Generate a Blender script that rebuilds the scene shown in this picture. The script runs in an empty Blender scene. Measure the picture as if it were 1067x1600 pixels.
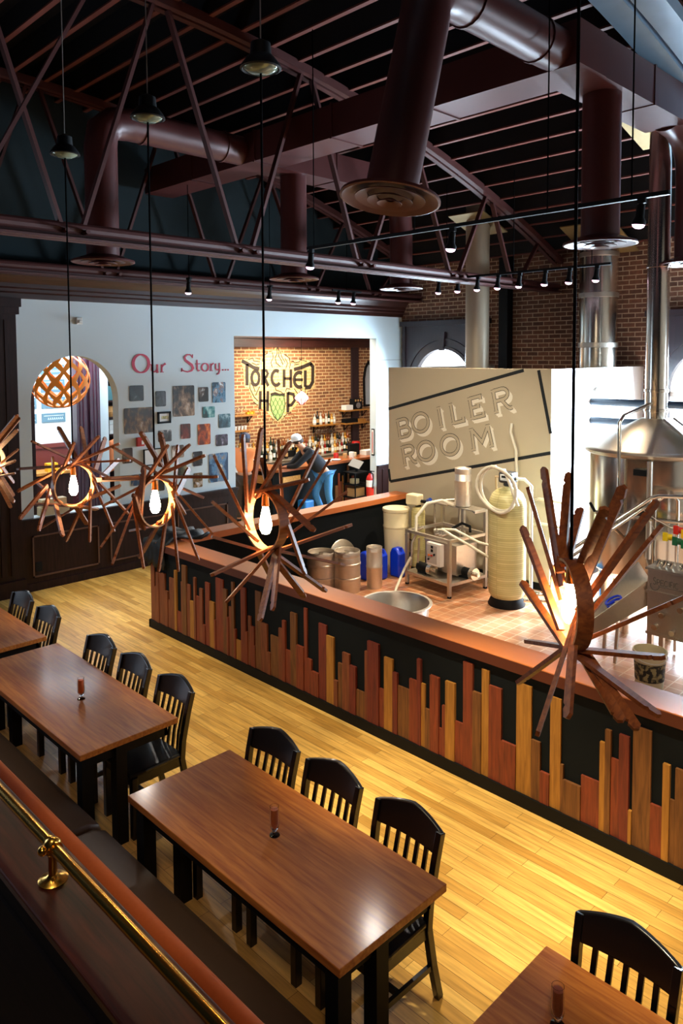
import bpy, bmesh, math, random
from mathutils import Vector, Matrix
random.seed(7)
SC = bpy.context.scene
COL = SC.collection
PI = math.pi

# ------------------------------------------------------------------ camera, world, daylight, exposure
cam_d = bpy.data.cameras.new('camera'); cam = bpy.data.objects.new('camera', cam_d); COL.objects.link(cam)
FWD = Vector((-0.7110, 0.7007, -0.0589)); RGT = Vector((0.7022, 0.7119, -0.0045)); UPV = Vector((-0.0388, 0.0446, 0.9983))
cam.matrix_world = Matrix(((RGT.x, UPV.x, -FWD.x, 10.5242), (RGT.y, UPV.y, -FWD.y, -4.683), (RGT.z, UPV.z, -FWD.z, 3.2985), (0, 0, 0, 1)))
cam_d.sensor_fit = 'HORIZONTAL'; cam_d.sensor_width = 36.0
cam_d.lens = 1174.89 / 1067 * 36.0
cam_d.shift_y = -(800 - 625.1) / 1067
cam_d.clip_start = 0.05; cam_d.clip_end = 100
SC.camera = cam
SC.view_settings.view_transform = 'Standard'; SC.view_settings.look = 'None'
SC.view_settings.gamma = 1.0; SC.view_settings.use_curve_mapping = False
SC.view_settings.exposure = 0.0
W = bpy.data.worlds.new('world'); SC.world = W; W.use_nodes = True
W.node_tree.nodes['Background'].inputs[0].default_value = (0.35, 0.5, 0.8, 1)
W.node_tree.nodes['Background'].inputs[1].default_value = 0.012

def aim(o, target):
    d = Vector(target) - o.location
    o.rotation_euler = d.to_track_quat('-Z', 'Y').to_euler()
def area(name, loc, target, sx, sy, power, col):
    l = bpy.data.lights.new(name, 'AREA'); l.shape = 'RECTANGLE'; l.size = sx; l.size_y = sy; l.energy = power; l.color = col
    o = bpy.data.objects.new(name, l); COL.objects.link(o); o.location = loc; aim(o, target); return o
def spot(name, loc, target, power, col, deg=60, blend=.6, rad=.04):
    l = bpy.data.lights.new(name, 'SPOT'); l.energy = power; l.color = col; l.spot_size = math.radians(deg); l.spot_blend = blend; l.shadow_soft_size = rad
    o = bpy.data.objects.new(name, l); COL.objects.link(o); o.location = loc; aim(o, target); return o
COOL = (0.62, 0.82, 1.0); WARM = (1.0, 0.87, 0.56); TUNG = (1.0, 0.66, 0.34)
# daylight through the arched windows of the long brick wall
for wx, pw in ((1.16, 420), (6.38, 2500), (11.6, 420)):
    area('window_daylight', (wx, 7.38, 2.15), (wx, 1.5, .8), 1.35, 2.3, pw, COOL).data.spread = math.radians(165)
# daylight through the street window in the end wall, left of the picture
area('window_daylight', (0.12, -4.6, 2.3), (6, -3.6, 0.6), 2.2, 2.4, 45, (.38, .66, 1.0))
# bar room and side room ceilings
area('bar_ceiling_light', (-1.7, 6.2, 3.9), (-2.0, 6.4, 0), 1.4, 3.4, 260, (1, .84, .64))
area('bar_ceiling_light', (-0.75, 7.6, 3.6), (-0.8, 7.4, 0), .5, 2.0, 50, (1, .9, .8))
spot('mural_spot', (-1.15, 6.35, 3.55), (-3, 6.35, 2.65), 300, (1, .82, .58), 66, .7)
area('side_room_light', (-2.3, 1.1, 3.8), (-2.6, 1.4, 0), 2.4, 2.4, 450, (.86, .93, 1))
# spots added to light the dining side
for x, y, z, tx, ty, pw in ((5.6, -1.3, 4.3, 5.6, -0.75, 680), (7.5, -1.3, 4.3, 7.5, -0.72, 1150), (9.3, -1.3, 4.3, 9.3, -0.75, 1150), (3.7, -1.3, 4.3, 3.2, -0.8, 600), (1.6, -1.3, 4.3, 1.3, 0.4, 620)):
    spot('track_or_fill_beam', (x, y, z), (tx, ty, 0), pw, WARM, 44, .9)
for x in (5.0, 7.4, 9.4):
    spot('track_or_fill_beam', (x, -3.7, 5.0), (x, -3.05, 0), 200, WARM, 26, .9)  # added wash onto the bench roll, no fixture above it
for h0, tx in (((5.35, .85, 4.25), (8.3, -2.4, .75)), ((1.15, .58, 4.25), (6.7, -2.4, .75))):
    spot('track_or_fill_beam', h0, tx, 110, (1, .9, .8), 22, .9, .07)  # added for the tabletop highlights, no lamp heads at these points
# warm fill spot added behind the viewer to brighten the stave lamps
spot('rear_fill_spot', (11.6, -5.6, 5.6), (7.2, -1.9, 1.6), 420, (1, .74, .56), 62, .9, .25)
# track spots over the brew floor and the counter (heads are built below)
for x, tx, ty, pw in ((3.2, 3.2, 3.2, 500), (4.3, 4.0, 3.6, 600), (5.4, 4.9, 3.0, 600), (5.78, 6.1, 2.2, 400)):
    spot('track_or_fill_beam', (x, 4.74, 4.27), (tx, ty, 0), pw, (1, .80, .55), 62, .7)
for x, tx, ty, pw in ((4.46, 3.4, 4.5, 300), (6.35, 4.5, 4.5, 300), (8.08, 6.4, 3.2, 400)):
    spot('track_or_fill_beam', (x, .85, 4.2), (tx, ty, 1.7), pw, (1, .86, .64), 64, .8)

PLANKS=[[2.467,2.544,0.926,'m'],[2.544,2.594,0.522,'m'],[2.594,2.654,0.711,'m'],[2.654,2.714,0.716,'m'],[2.714,2.789,0.724,'m'],[2.789,2.85,0.524,'m'],[2.85,2.888,0.427,'m'],[2.888,3.0,0.704,'m'],[3.0,3.041,0.814,'o'],[3.041,3.137,0.338,'r'],[3.137,3.165,0.707,'m'],[3.165,3.252,0.909,'b'],[3.252,3.322,0.704,'m'],[3.322,3.4,0.528,'o'],[3.4,3.439,0.812,'m'],[3.439,3.512,0.608,'r'],[3.512,3.571,0.712,'m'],[3.571,3.62,0.312,'r'],[3.62,3.706,0.806,'r'],[3.706,3.792,0.61,'o'],[3.792,3.823,0.424,'r'],[3.823,3.96,0.896,'r'],[3.96,4.029,0.806,'b'],[4.029,4.061,0.513,'r'],[4.061,4.111,0.635,'m'],[4.111,4.154,0.914,'b'],[4.154,4.185,0.416,'r'],[4.185,4.275,0.309,'o'],[4.275,4.356,0.897,'r'],[4.356,4.391,0.44,'r'],[4.391,4.438,0.616,'m'],[4.438,4.496,0.52,'r'],[4.496,4.517,0.331,'r'],[4.517,4.605,0.909,'b'],[4.605,4.708,0.601,'m'],[4.708,4.759,0.322,'m'],[4.759,4.888,0.512,'b'],[4.888,4.948,0.616,'m'],[4.948,4.992,0.708,'r'],[4.992,5.068,0.427,'r'],[5.068,5.156,0.819,'b'],[5.156,5.263,0.519,'r'],[5.263,5.307,0.907,'r'],[5.307,5.371,0.43,'r'],[5.371,5.469,0.326,'r'],[5.469,5.577,0.813,'R'],[5.577,5.674,0.725,'o'],[5.674,5.727,0.334,'m'],[5.727,5.786,0.511,'b'],[5.786,5.877,0.626,'m'],[5.877,5.958,0.533,'R'],[5.958,6.065,0.335,'b'],[6.065,6.1,0.716,'m'],[6.1,6.235,0.817,'R'],[6.235,6.294,0.435,'r'],[6.294,6.392,0.729,'o'],[6.392,6.446,0.626,'R'],[6.446,6.577,0.525,'b'],[6.577,6.66,0.626,'r'],[6.66,6.701,0.818,'R'],[6.701,6.741,0.624,'o'],[6.741,6.795,0.428,'b'],[6.795,6.885,0.723,'r'],[6.885,6.917,0.315,'r'],[6.917,6.952,0.513,'r'],[6.952,7.044,0.724,'o'],[7.044,7.122,0.428,'r'],[7.122,7.213,0.931,'r'],[7.213,7.292,0.723,'b'],[7.292,7.358,0.922,'o'],[7.358,7.471,0.817,'r'],[7.471,7.597,0.429,'r'],[7.597,7.722,0.914,'o'],[7.722,7.797,0.53,'b'],[7.797,7.872,0.324,'r'],[7.872,7.955,0.897,'o'],[7.955,7.978,0.437,'b'],[7.978,8.111,0.335,'b'],[8.111,8.244,0.422,'r'],[8.244,8.282,0.709,'o'],[8.282,8.322,0.807,'b'],[8.322,8.377,0.625,'r'],[8.377,8.446,0.808,'R'],[8.446,8.469,0.321,'o'],[8.469,8.589,0.898,'b'],[8.589,8.665,0.427,'r'],[8.665,8.71,0.724,'o'],[8.71,8.742,0.507,'b'],[8.742,8.823,0.722,'b']]
LAMPS={'b':{'c':[5.236,-2.24,2.355],'r':0.15,'ang':0.451,'view':[0.908,-0.419,0.0],'sticks':[[[0.006,-0.034,0.204],[0.038,-0.317,0.358]],[[-0.049,0.027,0.232],[-0.359,0.055,0.406]],[[0.025,0.098,0.183],[-0.237,0.179,0.406]],[[0.024,-0.019,0.156],[0.37,0.023,0.391]],[[-0.018,-0.065,0.127],[0.249,-0.104,0.345]],[[0.078,0.148,0.144],[-0.101,0.31,0.324]],[[0.06,0.02,0.184],[0.472,0.122,0.337]],[[0.088,0.047,0.175],[0.529,0.17,0.219]],[[0.118,0.183,0.075],[-0.021,0.377,0.155]],[[0.103,0.059,0.146],[0.433,0.062,0.1]],[[0.181,0.13,0.049],[0.582,0.214,0.099]],[[0.077,0.128,-0.086],[-0.003,0.379,-0.048]],[[0.079,0.14,0.036],[0.049,0.412,-0.266]],[[0.073,0.131,-0.003],[-0.022,0.329,-0.403]],[[0.052,0.103,-0.081],[-0.153,0.189,-0.483]],[[0.017,0.062,-0.149],[-0.282,0.059,-0.477]],[[-0.016,0.027,-0.163],[-0.422,-0.074,-0.375]],[[-0.03,0.013,-0.158],[-0.461,-0.099,-0.187]],[[-0.114,-0.069,-0.118],[-0.453,-0.077,-0.025]],[[-0.058,-0.122,-0.065],[0.149,-0.214,0.245]],[[-0.085,-0.135,0.089],[-0.017,-0.402,0.006]],[[-0.114,-0.175,-0.026],[0.001,-0.4,-0.187]],[[-0.124,-0.057,0.135],[-0.568,-0.184,0.083]],[[-0.085,-0.149,-0.064],[0.098,-0.309,-0.271]],[[-0.041,-0.113,-0.17],[0.219,-0.189,-0.308]],[[0.025,0.068,-0.168],[-0.12,0.244,-0.23]],[[-0.009,0.033,-0.187],[-0.173,0.181,-0.346]]]},'c':{'c':[6.378,-2.24,2.39],'r':0.15,'ang':0.785,'view':[0.862,-0.508,0.0],'sticks':[[[0.041,0.006,0.255],[0.162,-0.182,0.464]],[[0.079,0.042,0.232],[0.244,-0.099,0.46]],[[0.012,-0.028,0.203],[0.046,-0.307,0.377]],[[-0.007,-0.052,0.151],[0.277,-0.072,0.386]],[[0.024,-0.02,0.151],[0.368,0.02,0.389]],[[0.06,0.019,0.184],[0.435,0.083,0.325]],[[0.05,0.007,0.162],[0.493,0.132,0.197]],[[0.047,0.111,0.069],[-0.146,0.264,0.322]],[[0.068,0.132,0.069],[-0.087,0.311,0.171]],[[-0.003,0.065,0.13],[-0.012,0.37,-0.028]],[[0.047,0.111,0.069],[0.042,0.405,-0.274]],[[0.061,0.117,-0.022],[-0.019,0.329,-0.441]],[[0.044,0.096,-0.067],[-0.111,0.23,-0.515]],[[0.017,0.065,-0.112],[-0.203,0.136,-0.515]],[[-0.019,0.025,-0.158],[-0.296,0.05,-0.423]],[[-0.05,-0.008,-0.165],[-0.344,0.015,-0.244]],[[-0.017,-0.085,-0.132],[0.146,-0.229,0.097]],[[-0.028,-0.095,-0.109],[0.182,-0.179,0.259]],[[-0.026,-0.075,0.106],[0.02,-0.363,0.027]],[[-0.023,-0.067,0.151],[0.013,-0.356,0.189]],[[-0.05,-0.104,0.04],[0.012,-0.381,-0.223]],[[-0.054,-0.111,0.002],[0.039,-0.321,-0.331]],[[-0.052,-0.114,-0.05],[0.206,-0.206,-0.342]],[[0.049,0.109,0.024],[-0.095,0.278,-0.131]]]},'d':{'c':[7.477,-2.24,2.442],'r':0.15,'ang':0.933,'view':[0.78,-0.626,0.0],'sticks':[[[-0.039,-0.089,0.098],[0.116,-0.228,0.476]],[[-0.023,-0.068,0.143],[0.178,-0.162,0.507]],[[0.008,-0.036,0.158],[0.279,-0.065,0.44]],[[0.032,0.093,0.036],[-0.178,0.238,0.39]],[[-0.041,-0.098,0.002],[0.02,-0.333,0.375]],[[-0.017,-0.08,-0.073],[0.022,-0.35,0.151]],[[0.001,-0.068,-0.14],[0.029,-0.358,-0.02]],[[0.033,-0.036,-0.147],[0.031,-0.371,-0.209]],[[0.064,-0.004,-0.14],[0.088,-0.325,-0.342]],[[0.071,-0.0,-0.177],[0.207,-0.211,-0.434]],[[0.085,0.018,-0.133],[0.25,-0.164,-0.382]],[[-0.041,-0.001,-0.198],[-0.179,0.173,-0.364]],[[0.033,0.069,-0.252],[-0.039,0.304,-0.489]],[[0.037,0.076,-0.214],[0.044,0.392,-0.458]],[[0.041,0.083,-0.176],[0.109,0.47,-0.31]],[[0.05,0.095,-0.153],[0.131,0.511,-0.085]],[[0.074,0.126,-0.07],[0.104,0.5,0.1]],[[0.066,0.123,-0.009],[0.03,0.439,0.281]],[[0.056,0.118,0.051],[-0.018,0.396,0.345]],[[0.0,-0.044,0.161],[0.35,-0.008,0.254]],[[0.047,0.004,0.157],[0.38,0.0,0.005]],[[0.099,0.046,0.038],[0.356,-0.042,-0.208]],[[-0.026,0.045,0.173],[-0.239,0.167,0.286]]]},'e':{'c':[9.212,-2.24,2.408],'r':0.15,'ang':1.25,'view':[0.473,-0.881,0.0],'sticks':[[[-0.051,0.013,0.097],[-0.206,0.154,0.454]],[[-0.056,0.004,0.044],[-0.252,0.118,0.374]],[[-0.054,-0.003,-0.063],[-0.277,0.122,0.216]],[[-0.042,0.003,-0.137],[-0.27,0.111,-0.001]],[[-0.048,0.02,0.144],[-0.156,0.262,0.426]],[[-0.035,0.035,0.157],[-0.119,0.288,0.284]],[[0.042,-0.001,0.159],[0.199,-0.15,0.397]],[[0.053,0.006,0.107],[0.235,-0.098,0.467]],[[0.057,0.002,0.023],[0.251,0.126,0.39]],[[0.063,0.004,-0.036],[0.284,0.088,0.315]],[[0.064,-0.002,-0.114],[0.374,0.063,0.094]],[[0.063,-0.006,-0.153],[0.352,-0.036,-0.087]],[[0.053,-0.018,-0.179],[0.346,-0.049,-0.28]],[[0.074,0.002,-0.185],[0.3,-0.108,-0.321]],[[0.075,0.001,-0.211],[0.262,-0.144,-0.294]],[[0.032,-0.029,-0.055],[0.138,-0.269,-0.284]],[[0.028,-0.034,-0.068],[0.023,-0.259,-0.388]],[[-0.035,0.006,-0.187],[-0.266,0.082,-0.404]],[[-0.034,0.009,-0.17],[-0.248,0.114,-0.237]]]},'a':{'c':[3.531,-2.24,2.358],'r':0.15,'ang':0.586,'view':[0.944,-0.33,0.0],'sticks':[[[0.076,0.035,0.181],[0.444,0.102,0.445]],[[0.003,0.072,0.137],[-0.089,0.327,0.379]],[[0.095,0.049,0.111],[0.449,0.097,0.32]],[[0.026,0.081,-0.03],[-0.086,0.305,0.084]],[[0.117,0.059,-0.03],[0.443,0.068,0.048]],[[0.112,0.047,-0.118],[0.443,0.06,-0.06]],[[0.035,0.09,-0.03],[-0.104,0.26,-0.229]],[[0.029,0.078,-0.101],[-0.1,0.255,-0.352]],[[0.104,0.039,-0.112],[0.449,0.044,-0.309]],[[0.014,0.059,-0.148],[-0.113,0.232,-0.462]],[[0.059,0.018,0.181],[0.303,-0.038,0.468]],[[-0.013,-0.059,0.123],[0.1,-0.253,0.356]],[[-0.106,-0.056,-0.065],[-0.529,-0.158,-0.073]],[[-0.003,-0.071,-0.135],[0.102,-0.307,-0.301]],[[-0.026,0.014,-0.196],[-0.27,0.067,-0.529]]]}}
PHOTOS=[[1.107,1.351,2.609,2.852],[1.556,1.745,2.504,2.749],[1.007,1.508,2.107,2.506],[1.877,2.281,2.324,2.822],[2.367,2.559,2.543,2.786],[2.639,2.908,2.515,2.859],[1.584,1.823,2.232,2.419],[2.44,2.684,2.27,2.458],[2.763,3.002,2.077,2.315],[2.011,2.196,1.952,2.197],[2.339,2.588,1.824,2.171],[2.699,2.942,1.773,1.968],[1.595,1.838,1.934,2.123],[1.202,1.33,1.904,2.043],[0.966,1.139,1.655,1.892],[1.325,1.649,1.582,1.844],[1.839,2.063,1.654,1.858],[2.236,2.421,1.478,1.721],[2.548,2.941,1.166,1.653],[2.24,2.415,1.121,1.363],[1.101,1.317,1.29,1.468],[1.588,1.691,1.153,1.336],[1.928,2.111,1.338,1.516]]
STORY=[[1.17,3.053],[1.177,3.332],[1.46,3.047],[1.746,3.045],[2.03,3.04],[2.036,3.317],[2.768,3.026],[2.933,3.052]]
BL={'top':[[2.237,2.415],[4.787,3.081]],'right':[[5.021,3.084],[5.218,2.217]],'bot':[[2.273,1.21],[5.222,1.95]],'left':[[2.24,1.417],[2.273,1.21]],'boiler':[[2.494,1.963],[4.792,2.596],[2.421,2.253]],'room':[[2.602,1.524],[4.417,2.006],[2.548,1.807]],'bl':[[2.494,1.963],[2.421,2.253],[2.761,2.327],[2.882,2.239],[2.9,2.146],[3.071,2.118],[3.27,2.367],[3.353,2.21],[3.482,2.236],[3.302,2.487],[3.594,2.264],[3.873,2.354],[3.513,2.548],[3.934,2.365],[4.304,2.459],[3.871,2.652],[4.361,2.479],[4.787,2.591],[4.286,2.765]],'rm':[[2.602,1.524],[3.004,1.631],[2.548,1.807],[3.004,1.805],[3.377,1.838],[3.461,1.936],[3.839,1.979],[3.968,1.901],[4.423,2.006],[3.905,2.161],[4.363,2.298]]}
MLET=[([[5.527,3.192],[5.701,3.12],[5.853,3.037],[6.02,3.004]],0.068),([[5.671,3.12],[5.664,2.64]],0.072),([[6.015,2.799],[6.01,2.851],[5.993,2.897],[5.967,2.934],[5.935,2.955],[5.899,2.96],[5.865,2.948],[5.835,2.92],[5.812,2.879],[5.8,2.83],[5.799,2.778],[5.81,2.728],[5.831,2.686],[5.861,2.657],[5.895,2.643],[5.93,2.646],[5.964,2.666],[5.99,2.701],[6.008,2.747],[6.015,2.799]],0.06),([[6.117,2.996],[6.112,2.632]],0.064),([[6.116,2.971],[6.229,2.963],[6.268,2.896],[6.228,2.825],[6.114,2.796]],0.051),([[6.167,2.806],[6.278,2.606]],0.06),([[6.596,2.926],[6.559,2.95],[6.517,2.958],[6.476,2.951],[6.439,2.927],[6.409,2.891],[6.39,2.845],[6.382,2.794],[6.386,2.742],[6.403,2.694],[6.431,2.655],[6.466,2.628],[6.507,2.616],[6.548,2.62],[6.587,2.64],[6.619,2.674]],0.064),([[6.756,2.982],[6.751,2.563]],0.068),([[6.968,2.982],[6.963,2.542]],0.068),([[6.754,2.771],[6.965,2.761]],0.051),([[7.316,2.878],[7.274,2.897],[7.228,2.903],[7.182,2.895],[7.14,2.875],[7.106,2.843],[7.081,2.802],[7.068,2.755],[7.068,2.706],[7.08,2.659],[7.104,2.617],[7.137,2.583],[7.178,2.56],[7.224,2.55],[7.27,2.554],[7.313,2.571]],0.072),([[7.089,2.73],[7.347,2.724]],0.055),([[7.063,2.972],[7.292,3.016],[7.628,3.12]],0.072),([[7.424,2.949],[7.415,2.548]],0.072),([[7.598,3.11],[7.672,3.032],[7.662,2.661],[7.564,2.537],[7.414,2.537]],0.077),([[6.044,2.5],[6.026,2.085]],0.064),([[6.263,2.492],[6.246,2.026]],0.064),([[6.041,2.28],[6.26,2.264]],0.051),([[6.866,2.439],[6.861,1.96]],0.068),([[6.866,2.424],[7.043,2.383],[7.084,2.248],[6.975,2.135],[6.863,2.13]],0.06),([[6.342,2.406],[6.477,2.432],[6.612,2.385],[6.777,2.4]],0.047)]
MFL=[[[6.544,3.517],[6.611,3.413],[6.596,3.298],[6.663,3.214],[6.73,3.087]],[[6.544,3.486],[6.556,3.361],[6.487,3.257],[6.526,3.131],[6.647,3.046]],[[6.408,3.382],[6.433,3.257],[6.365,3.154],[6.403,3.029]],[[6.274,3.371],[6.142,3.3],[6.114,3.197],[6.165,3.094],[6.138,3.012]],[[6.788,3.34],[6.926,3.233],[6.952,3.085],[6.923,3.0]],[[6.787,3.245],[6.869,3.128],[6.812,3.002]],[[6.651,3.403],[6.678,3.298],[6.786,3.15]],[[5.703,3.221],[5.843,3.25],[5.855,3.189],[6.048,3.167]],[[5.803,3.149],[5.931,3.097],[6.035,3.116]],[[7.009,3.18],[7.093,3.13],[7.236,3.156],[7.294,3.22],[7.236,3.21],[7.467,3.165]],[[7.065,3.083],[7.235,3.103]],[[5.746,2.714],[5.744,2.572],[5.869,2.364],[5.971,2.277]],[[5.842,2.263],[5.97,2.175]],[[7.417,2.516],[7.415,2.32],[7.284,2.239],[7.14,2.181]],[[7.058,2.528],[7.199,2.372],[7.227,2.263]],[[7.258,2.521],[7.329,2.367]],[[6.479,2.589],[6.504,2.505],[6.668,2.457],[6.776,2.347]],[[5.908,2.403],[5.948,2.483],[6.028,2.604]],[[6.743,1.86],[6.827,1.93],[6.968,1.954]],[[5.771,2.693],[5.847,2.609],[5.896,2.485]],[[6.158,2.558],[6.182,2.413]],[[6.946,2.51],[6.834,2.535],[6.792,2.452]]]
MHOP=[[6.355,2.364],[6.334,2.198],[6.364,2.03],[6.443,1.889],[6.55,1.792],[6.661,1.876],[6.745,2.009],[6.775,2.177],[6.749,2.348],[6.639,2.384],[6.544,2.377],[6.449,2.392]]
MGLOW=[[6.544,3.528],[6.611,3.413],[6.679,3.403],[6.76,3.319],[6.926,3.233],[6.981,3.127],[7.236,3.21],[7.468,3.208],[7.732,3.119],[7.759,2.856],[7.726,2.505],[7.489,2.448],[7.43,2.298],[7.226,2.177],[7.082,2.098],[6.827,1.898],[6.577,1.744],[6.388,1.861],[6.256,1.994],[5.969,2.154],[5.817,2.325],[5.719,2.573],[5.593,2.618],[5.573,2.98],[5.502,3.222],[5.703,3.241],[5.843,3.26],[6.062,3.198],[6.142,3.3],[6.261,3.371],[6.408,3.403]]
MTICK=[[[5.998,2.08],[5.956,2.047]],[[6.028,2.035],[5.99,1.996]],[[6.064,1.991],[6.03,1.947]],[[6.106,1.95],[6.077,1.902]],[[6.153,1.913],[6.129,1.86]],[[6.205,1.879],[6.186,1.823]],[[6.262,1.85],[6.248,1.791]],[[6.322,1.825],[6.314,1.763]],[[6.385,1.805],[6.383,1.742]],[[6.45,1.79],[6.454,1.726]],[[6.517,1.78],[6.527,1.716]],[[6.585,1.776],[6.601,1.712]],[[6.653,1.777],[6.674,1.715]],[[6.72,1.784],[6.747,1.724]],[[6.785,1.796],[6.818,1.739]],[[6.848,1.814],[6.886,1.76]],[[6.908,1.837],[6.951,1.788]],[[6.964,1.865],[7.011,1.821]],[[7.015,1.898],[7.066,1.859]],[[7.061,1.936],[7.115,1.902]],[[7.101,1.977],[7.157,1.95]],[[7.135,2.021],[7.192,2.001]]]
# ------------------------------------------------------------------ helpers
def lin(c):
    return tuple(((v / 12.92) if v <= .04045 else ((v + .055) / 1.055) ** 2.4) for v in c)
def hx(s):
    return lin([int(s[i:i + 2], 16) / 255 for i in (0, 2, 4)])
def newmat(name):
    m = bpy.data.materials.new(name); m.use_nodes = True
    return m, m.node_tree.nodes, m.node_tree.links, m.node_tree.nodes['Principled BSDF']
def M(name, col, rough=.5, metal=0., emit=None, es=0., noise=0., nscale=8., bump=0., coat=0., trans=0., ior=1.45, spec=None):
    m, N, L, P = newmat(name)
    c = hx(col) if isinstance(col, str) else col
    P.inputs['Base Color'].default_value = (*c, 1); P.inputs['Roughness'].default_value = rough; P.inputs['Metallic'].default_value = metal
    P.inputs['Coat Weight'].default_value = coat; P.inputs['Transmission Weight'].default_value = trans; P.inputs['IOR'].default_value = ior
    if spec is not None: P.inputs['Specular IOR Level'].default_value = spec
    if emit:
        P.inputs['Emission Color'].default_value = (*hx(emit), 1); P.inputs['Emission Strength'].default_value = es
    if noise or bump:
        tc = N.new('ShaderNodeTexCoord'); nz = N.new('ShaderNodeTexNoise'); nz.inputs['Scale'].default_value = nscale; nz.inputs['Detail'].default_value = 4
        L.new(tc.outputs['Object'], nz.inputs['Vector'])
        if noise:
            mx = N.new('ShaderNodeMix'); mx.data_type = 'RGBA'
            mx.inputs[6].default_value = (*[v * (1 - noise) for v in c], 1); mx.inputs[7].default_value = (*[min(1, v * (1 + noise)) for v in c], 1)
            L.new(nz.outputs['Fac'], mx.inputs[0]); L.new(mx.outputs[2], P.inputs['Base Color'])
        if bump:
            b = N.new('ShaderNodeBump'); b.inputs['Strength'].default_value = bump; b.inputs['Distance'].default_value = .01
            L.new(nz.outputs['Fac'], b.inputs['Height']); L.new(b.outputs[0], P.inputs['Normal'])
    return m
def wood(name, c1, c2, axis='X', scale=1., rough=.4, coat=0., stretch=14., spec=None):
    """grain running along one axis of the object"""
    m, N, L, P = newmat(name)
    tc = N.new('ShaderNodeTexCoord'); mp = N.new('ShaderNodeMapping')
    s = [stretch * scale] * 3; s['XYZ'.index(axis)] = 1.1 * scale
    mp.inputs['Scale'].default_value = s
    nz = N.new('ShaderNodeTexNoise'); nz.inputs['Scale'].default_value = 2.2; nz.inputs['Detail'].default_value = 7; nz.inputs['Distortion'].default_value = .6
    cr = N.new('ShaderNodeValToRGB'); e = cr.color_ramp.elements
    e[0].position = .3; e[0].color = (*hx(c1), 1); e[1].position = .72; e[1].color = (*hx(c2), 1)
    L.new(tc.outputs['Object'], mp.inputs[0]); L.new(mp.outputs[0], nz.inputs['Vector']); L.new(nz.outputs['Fac'], cr.inputs[0]); L.new(cr.outputs[0], P.inputs['Base Color'])
    P.inputs['Roughness'].default_value = rough; P.inputs['Coat Weight'].default_value = coat; P.inputs['Coat Roughness'].default_value = .14
    if spec is not None: P.inputs['Specular IOR Level'].default_value = spec
    return m
def brick(name, plane, c1, c2, mortar, bw, rh, ms, off=.5, rough=.85, bump=.6, grain=None, bias=0., nmix=.25):
    """brick or board pattern in a wall plane; plane = two axis letters"""
    m, N, L, P = newmat(name)
    tc = N.new('ShaderNodeTexCoord'); sp = N.new('ShaderNodeSeparateXYZ'); cb = N.new('ShaderNodeCombineXYZ')
    L.new(tc.outputs['Object'], sp.inputs[0]); L.new(sp.outputs[plane[0]], cb.inputs[0]); L.new(sp.outputs[plane[1]], cb.inputs[1])
    bt = N.new('ShaderNodeTexBrick'); bt.offset = off; bt.inputs['Scale'].default_value = 1
    bt.inputs['Brick Width'].default_value = bw; bt.inputs['Row Height'].default_value = rh; bt.inputs['Mortar Size'].default_value = ms
    bt.inputs['Mortar Smooth'].default_value = .1; bt.inputs['Bias'].default_value = bias
    bt.inputs['Color1'].default_value = (*hx(c1), 1); bt.inputs['Color2'].default_value = (*hx(c2), 1); bt.inputs['Mortar'].default_value = (*hx(mortar), 1)
    L.new(cb.outputs[0], bt.inputs['Vector'])
    nz = N.new('ShaderNodeTexNoise'); nz.inputs['Detail'].default_value = 6
    mp = N.new('ShaderNodeMapping'); mp.inputs['Scale'].default_value = grain or (9, 9, 9)
    L.new(cb.outputs[0], mp.inputs[0]); L.new(mp.outputs[0], nz.inputs['Vector']); nz.inputs['Scale'].default_value = 1.6
    cr = N.new('ShaderNodeValToRGB'); cr.color_ramp.elements[0].position = .3; cr.color_ramp.elements[1].position = .75
    cr.color_ramp.elements[0].color = (.45, .42, .40, 1); cr.color_ramp.elements[1].color = (1.25, 1.22, 1.2, 1)
    L.new(nz.outputs['Fac'], cr.inputs[0])
    mx = N.new('ShaderNodeMix'); mx.data_type = 'RGBA'; mx.blend_type = 'MULTIPLY'; mx.inputs[0].default_value = nmix * 2
    L.new(bt.outputs['Color'], mx.inputs[6]); L.new(cr.outputs[0], mx.inputs[7]); L.new(mx.outputs[2], P.inputs['Base Color'])
    P.inputs['Roughness'].default_value = rough
    if bump:
        b = N.new('ShaderNodeBump'); b.inputs['Strength'].default_value = bump; b.inputs['Distance'].default_value = .006; b.invert = True
        L.new(bt.outputs['Fac'], b.inputs['Height']); L.new(b.outputs[0], P.inputs['Normal'])
    return m

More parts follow.
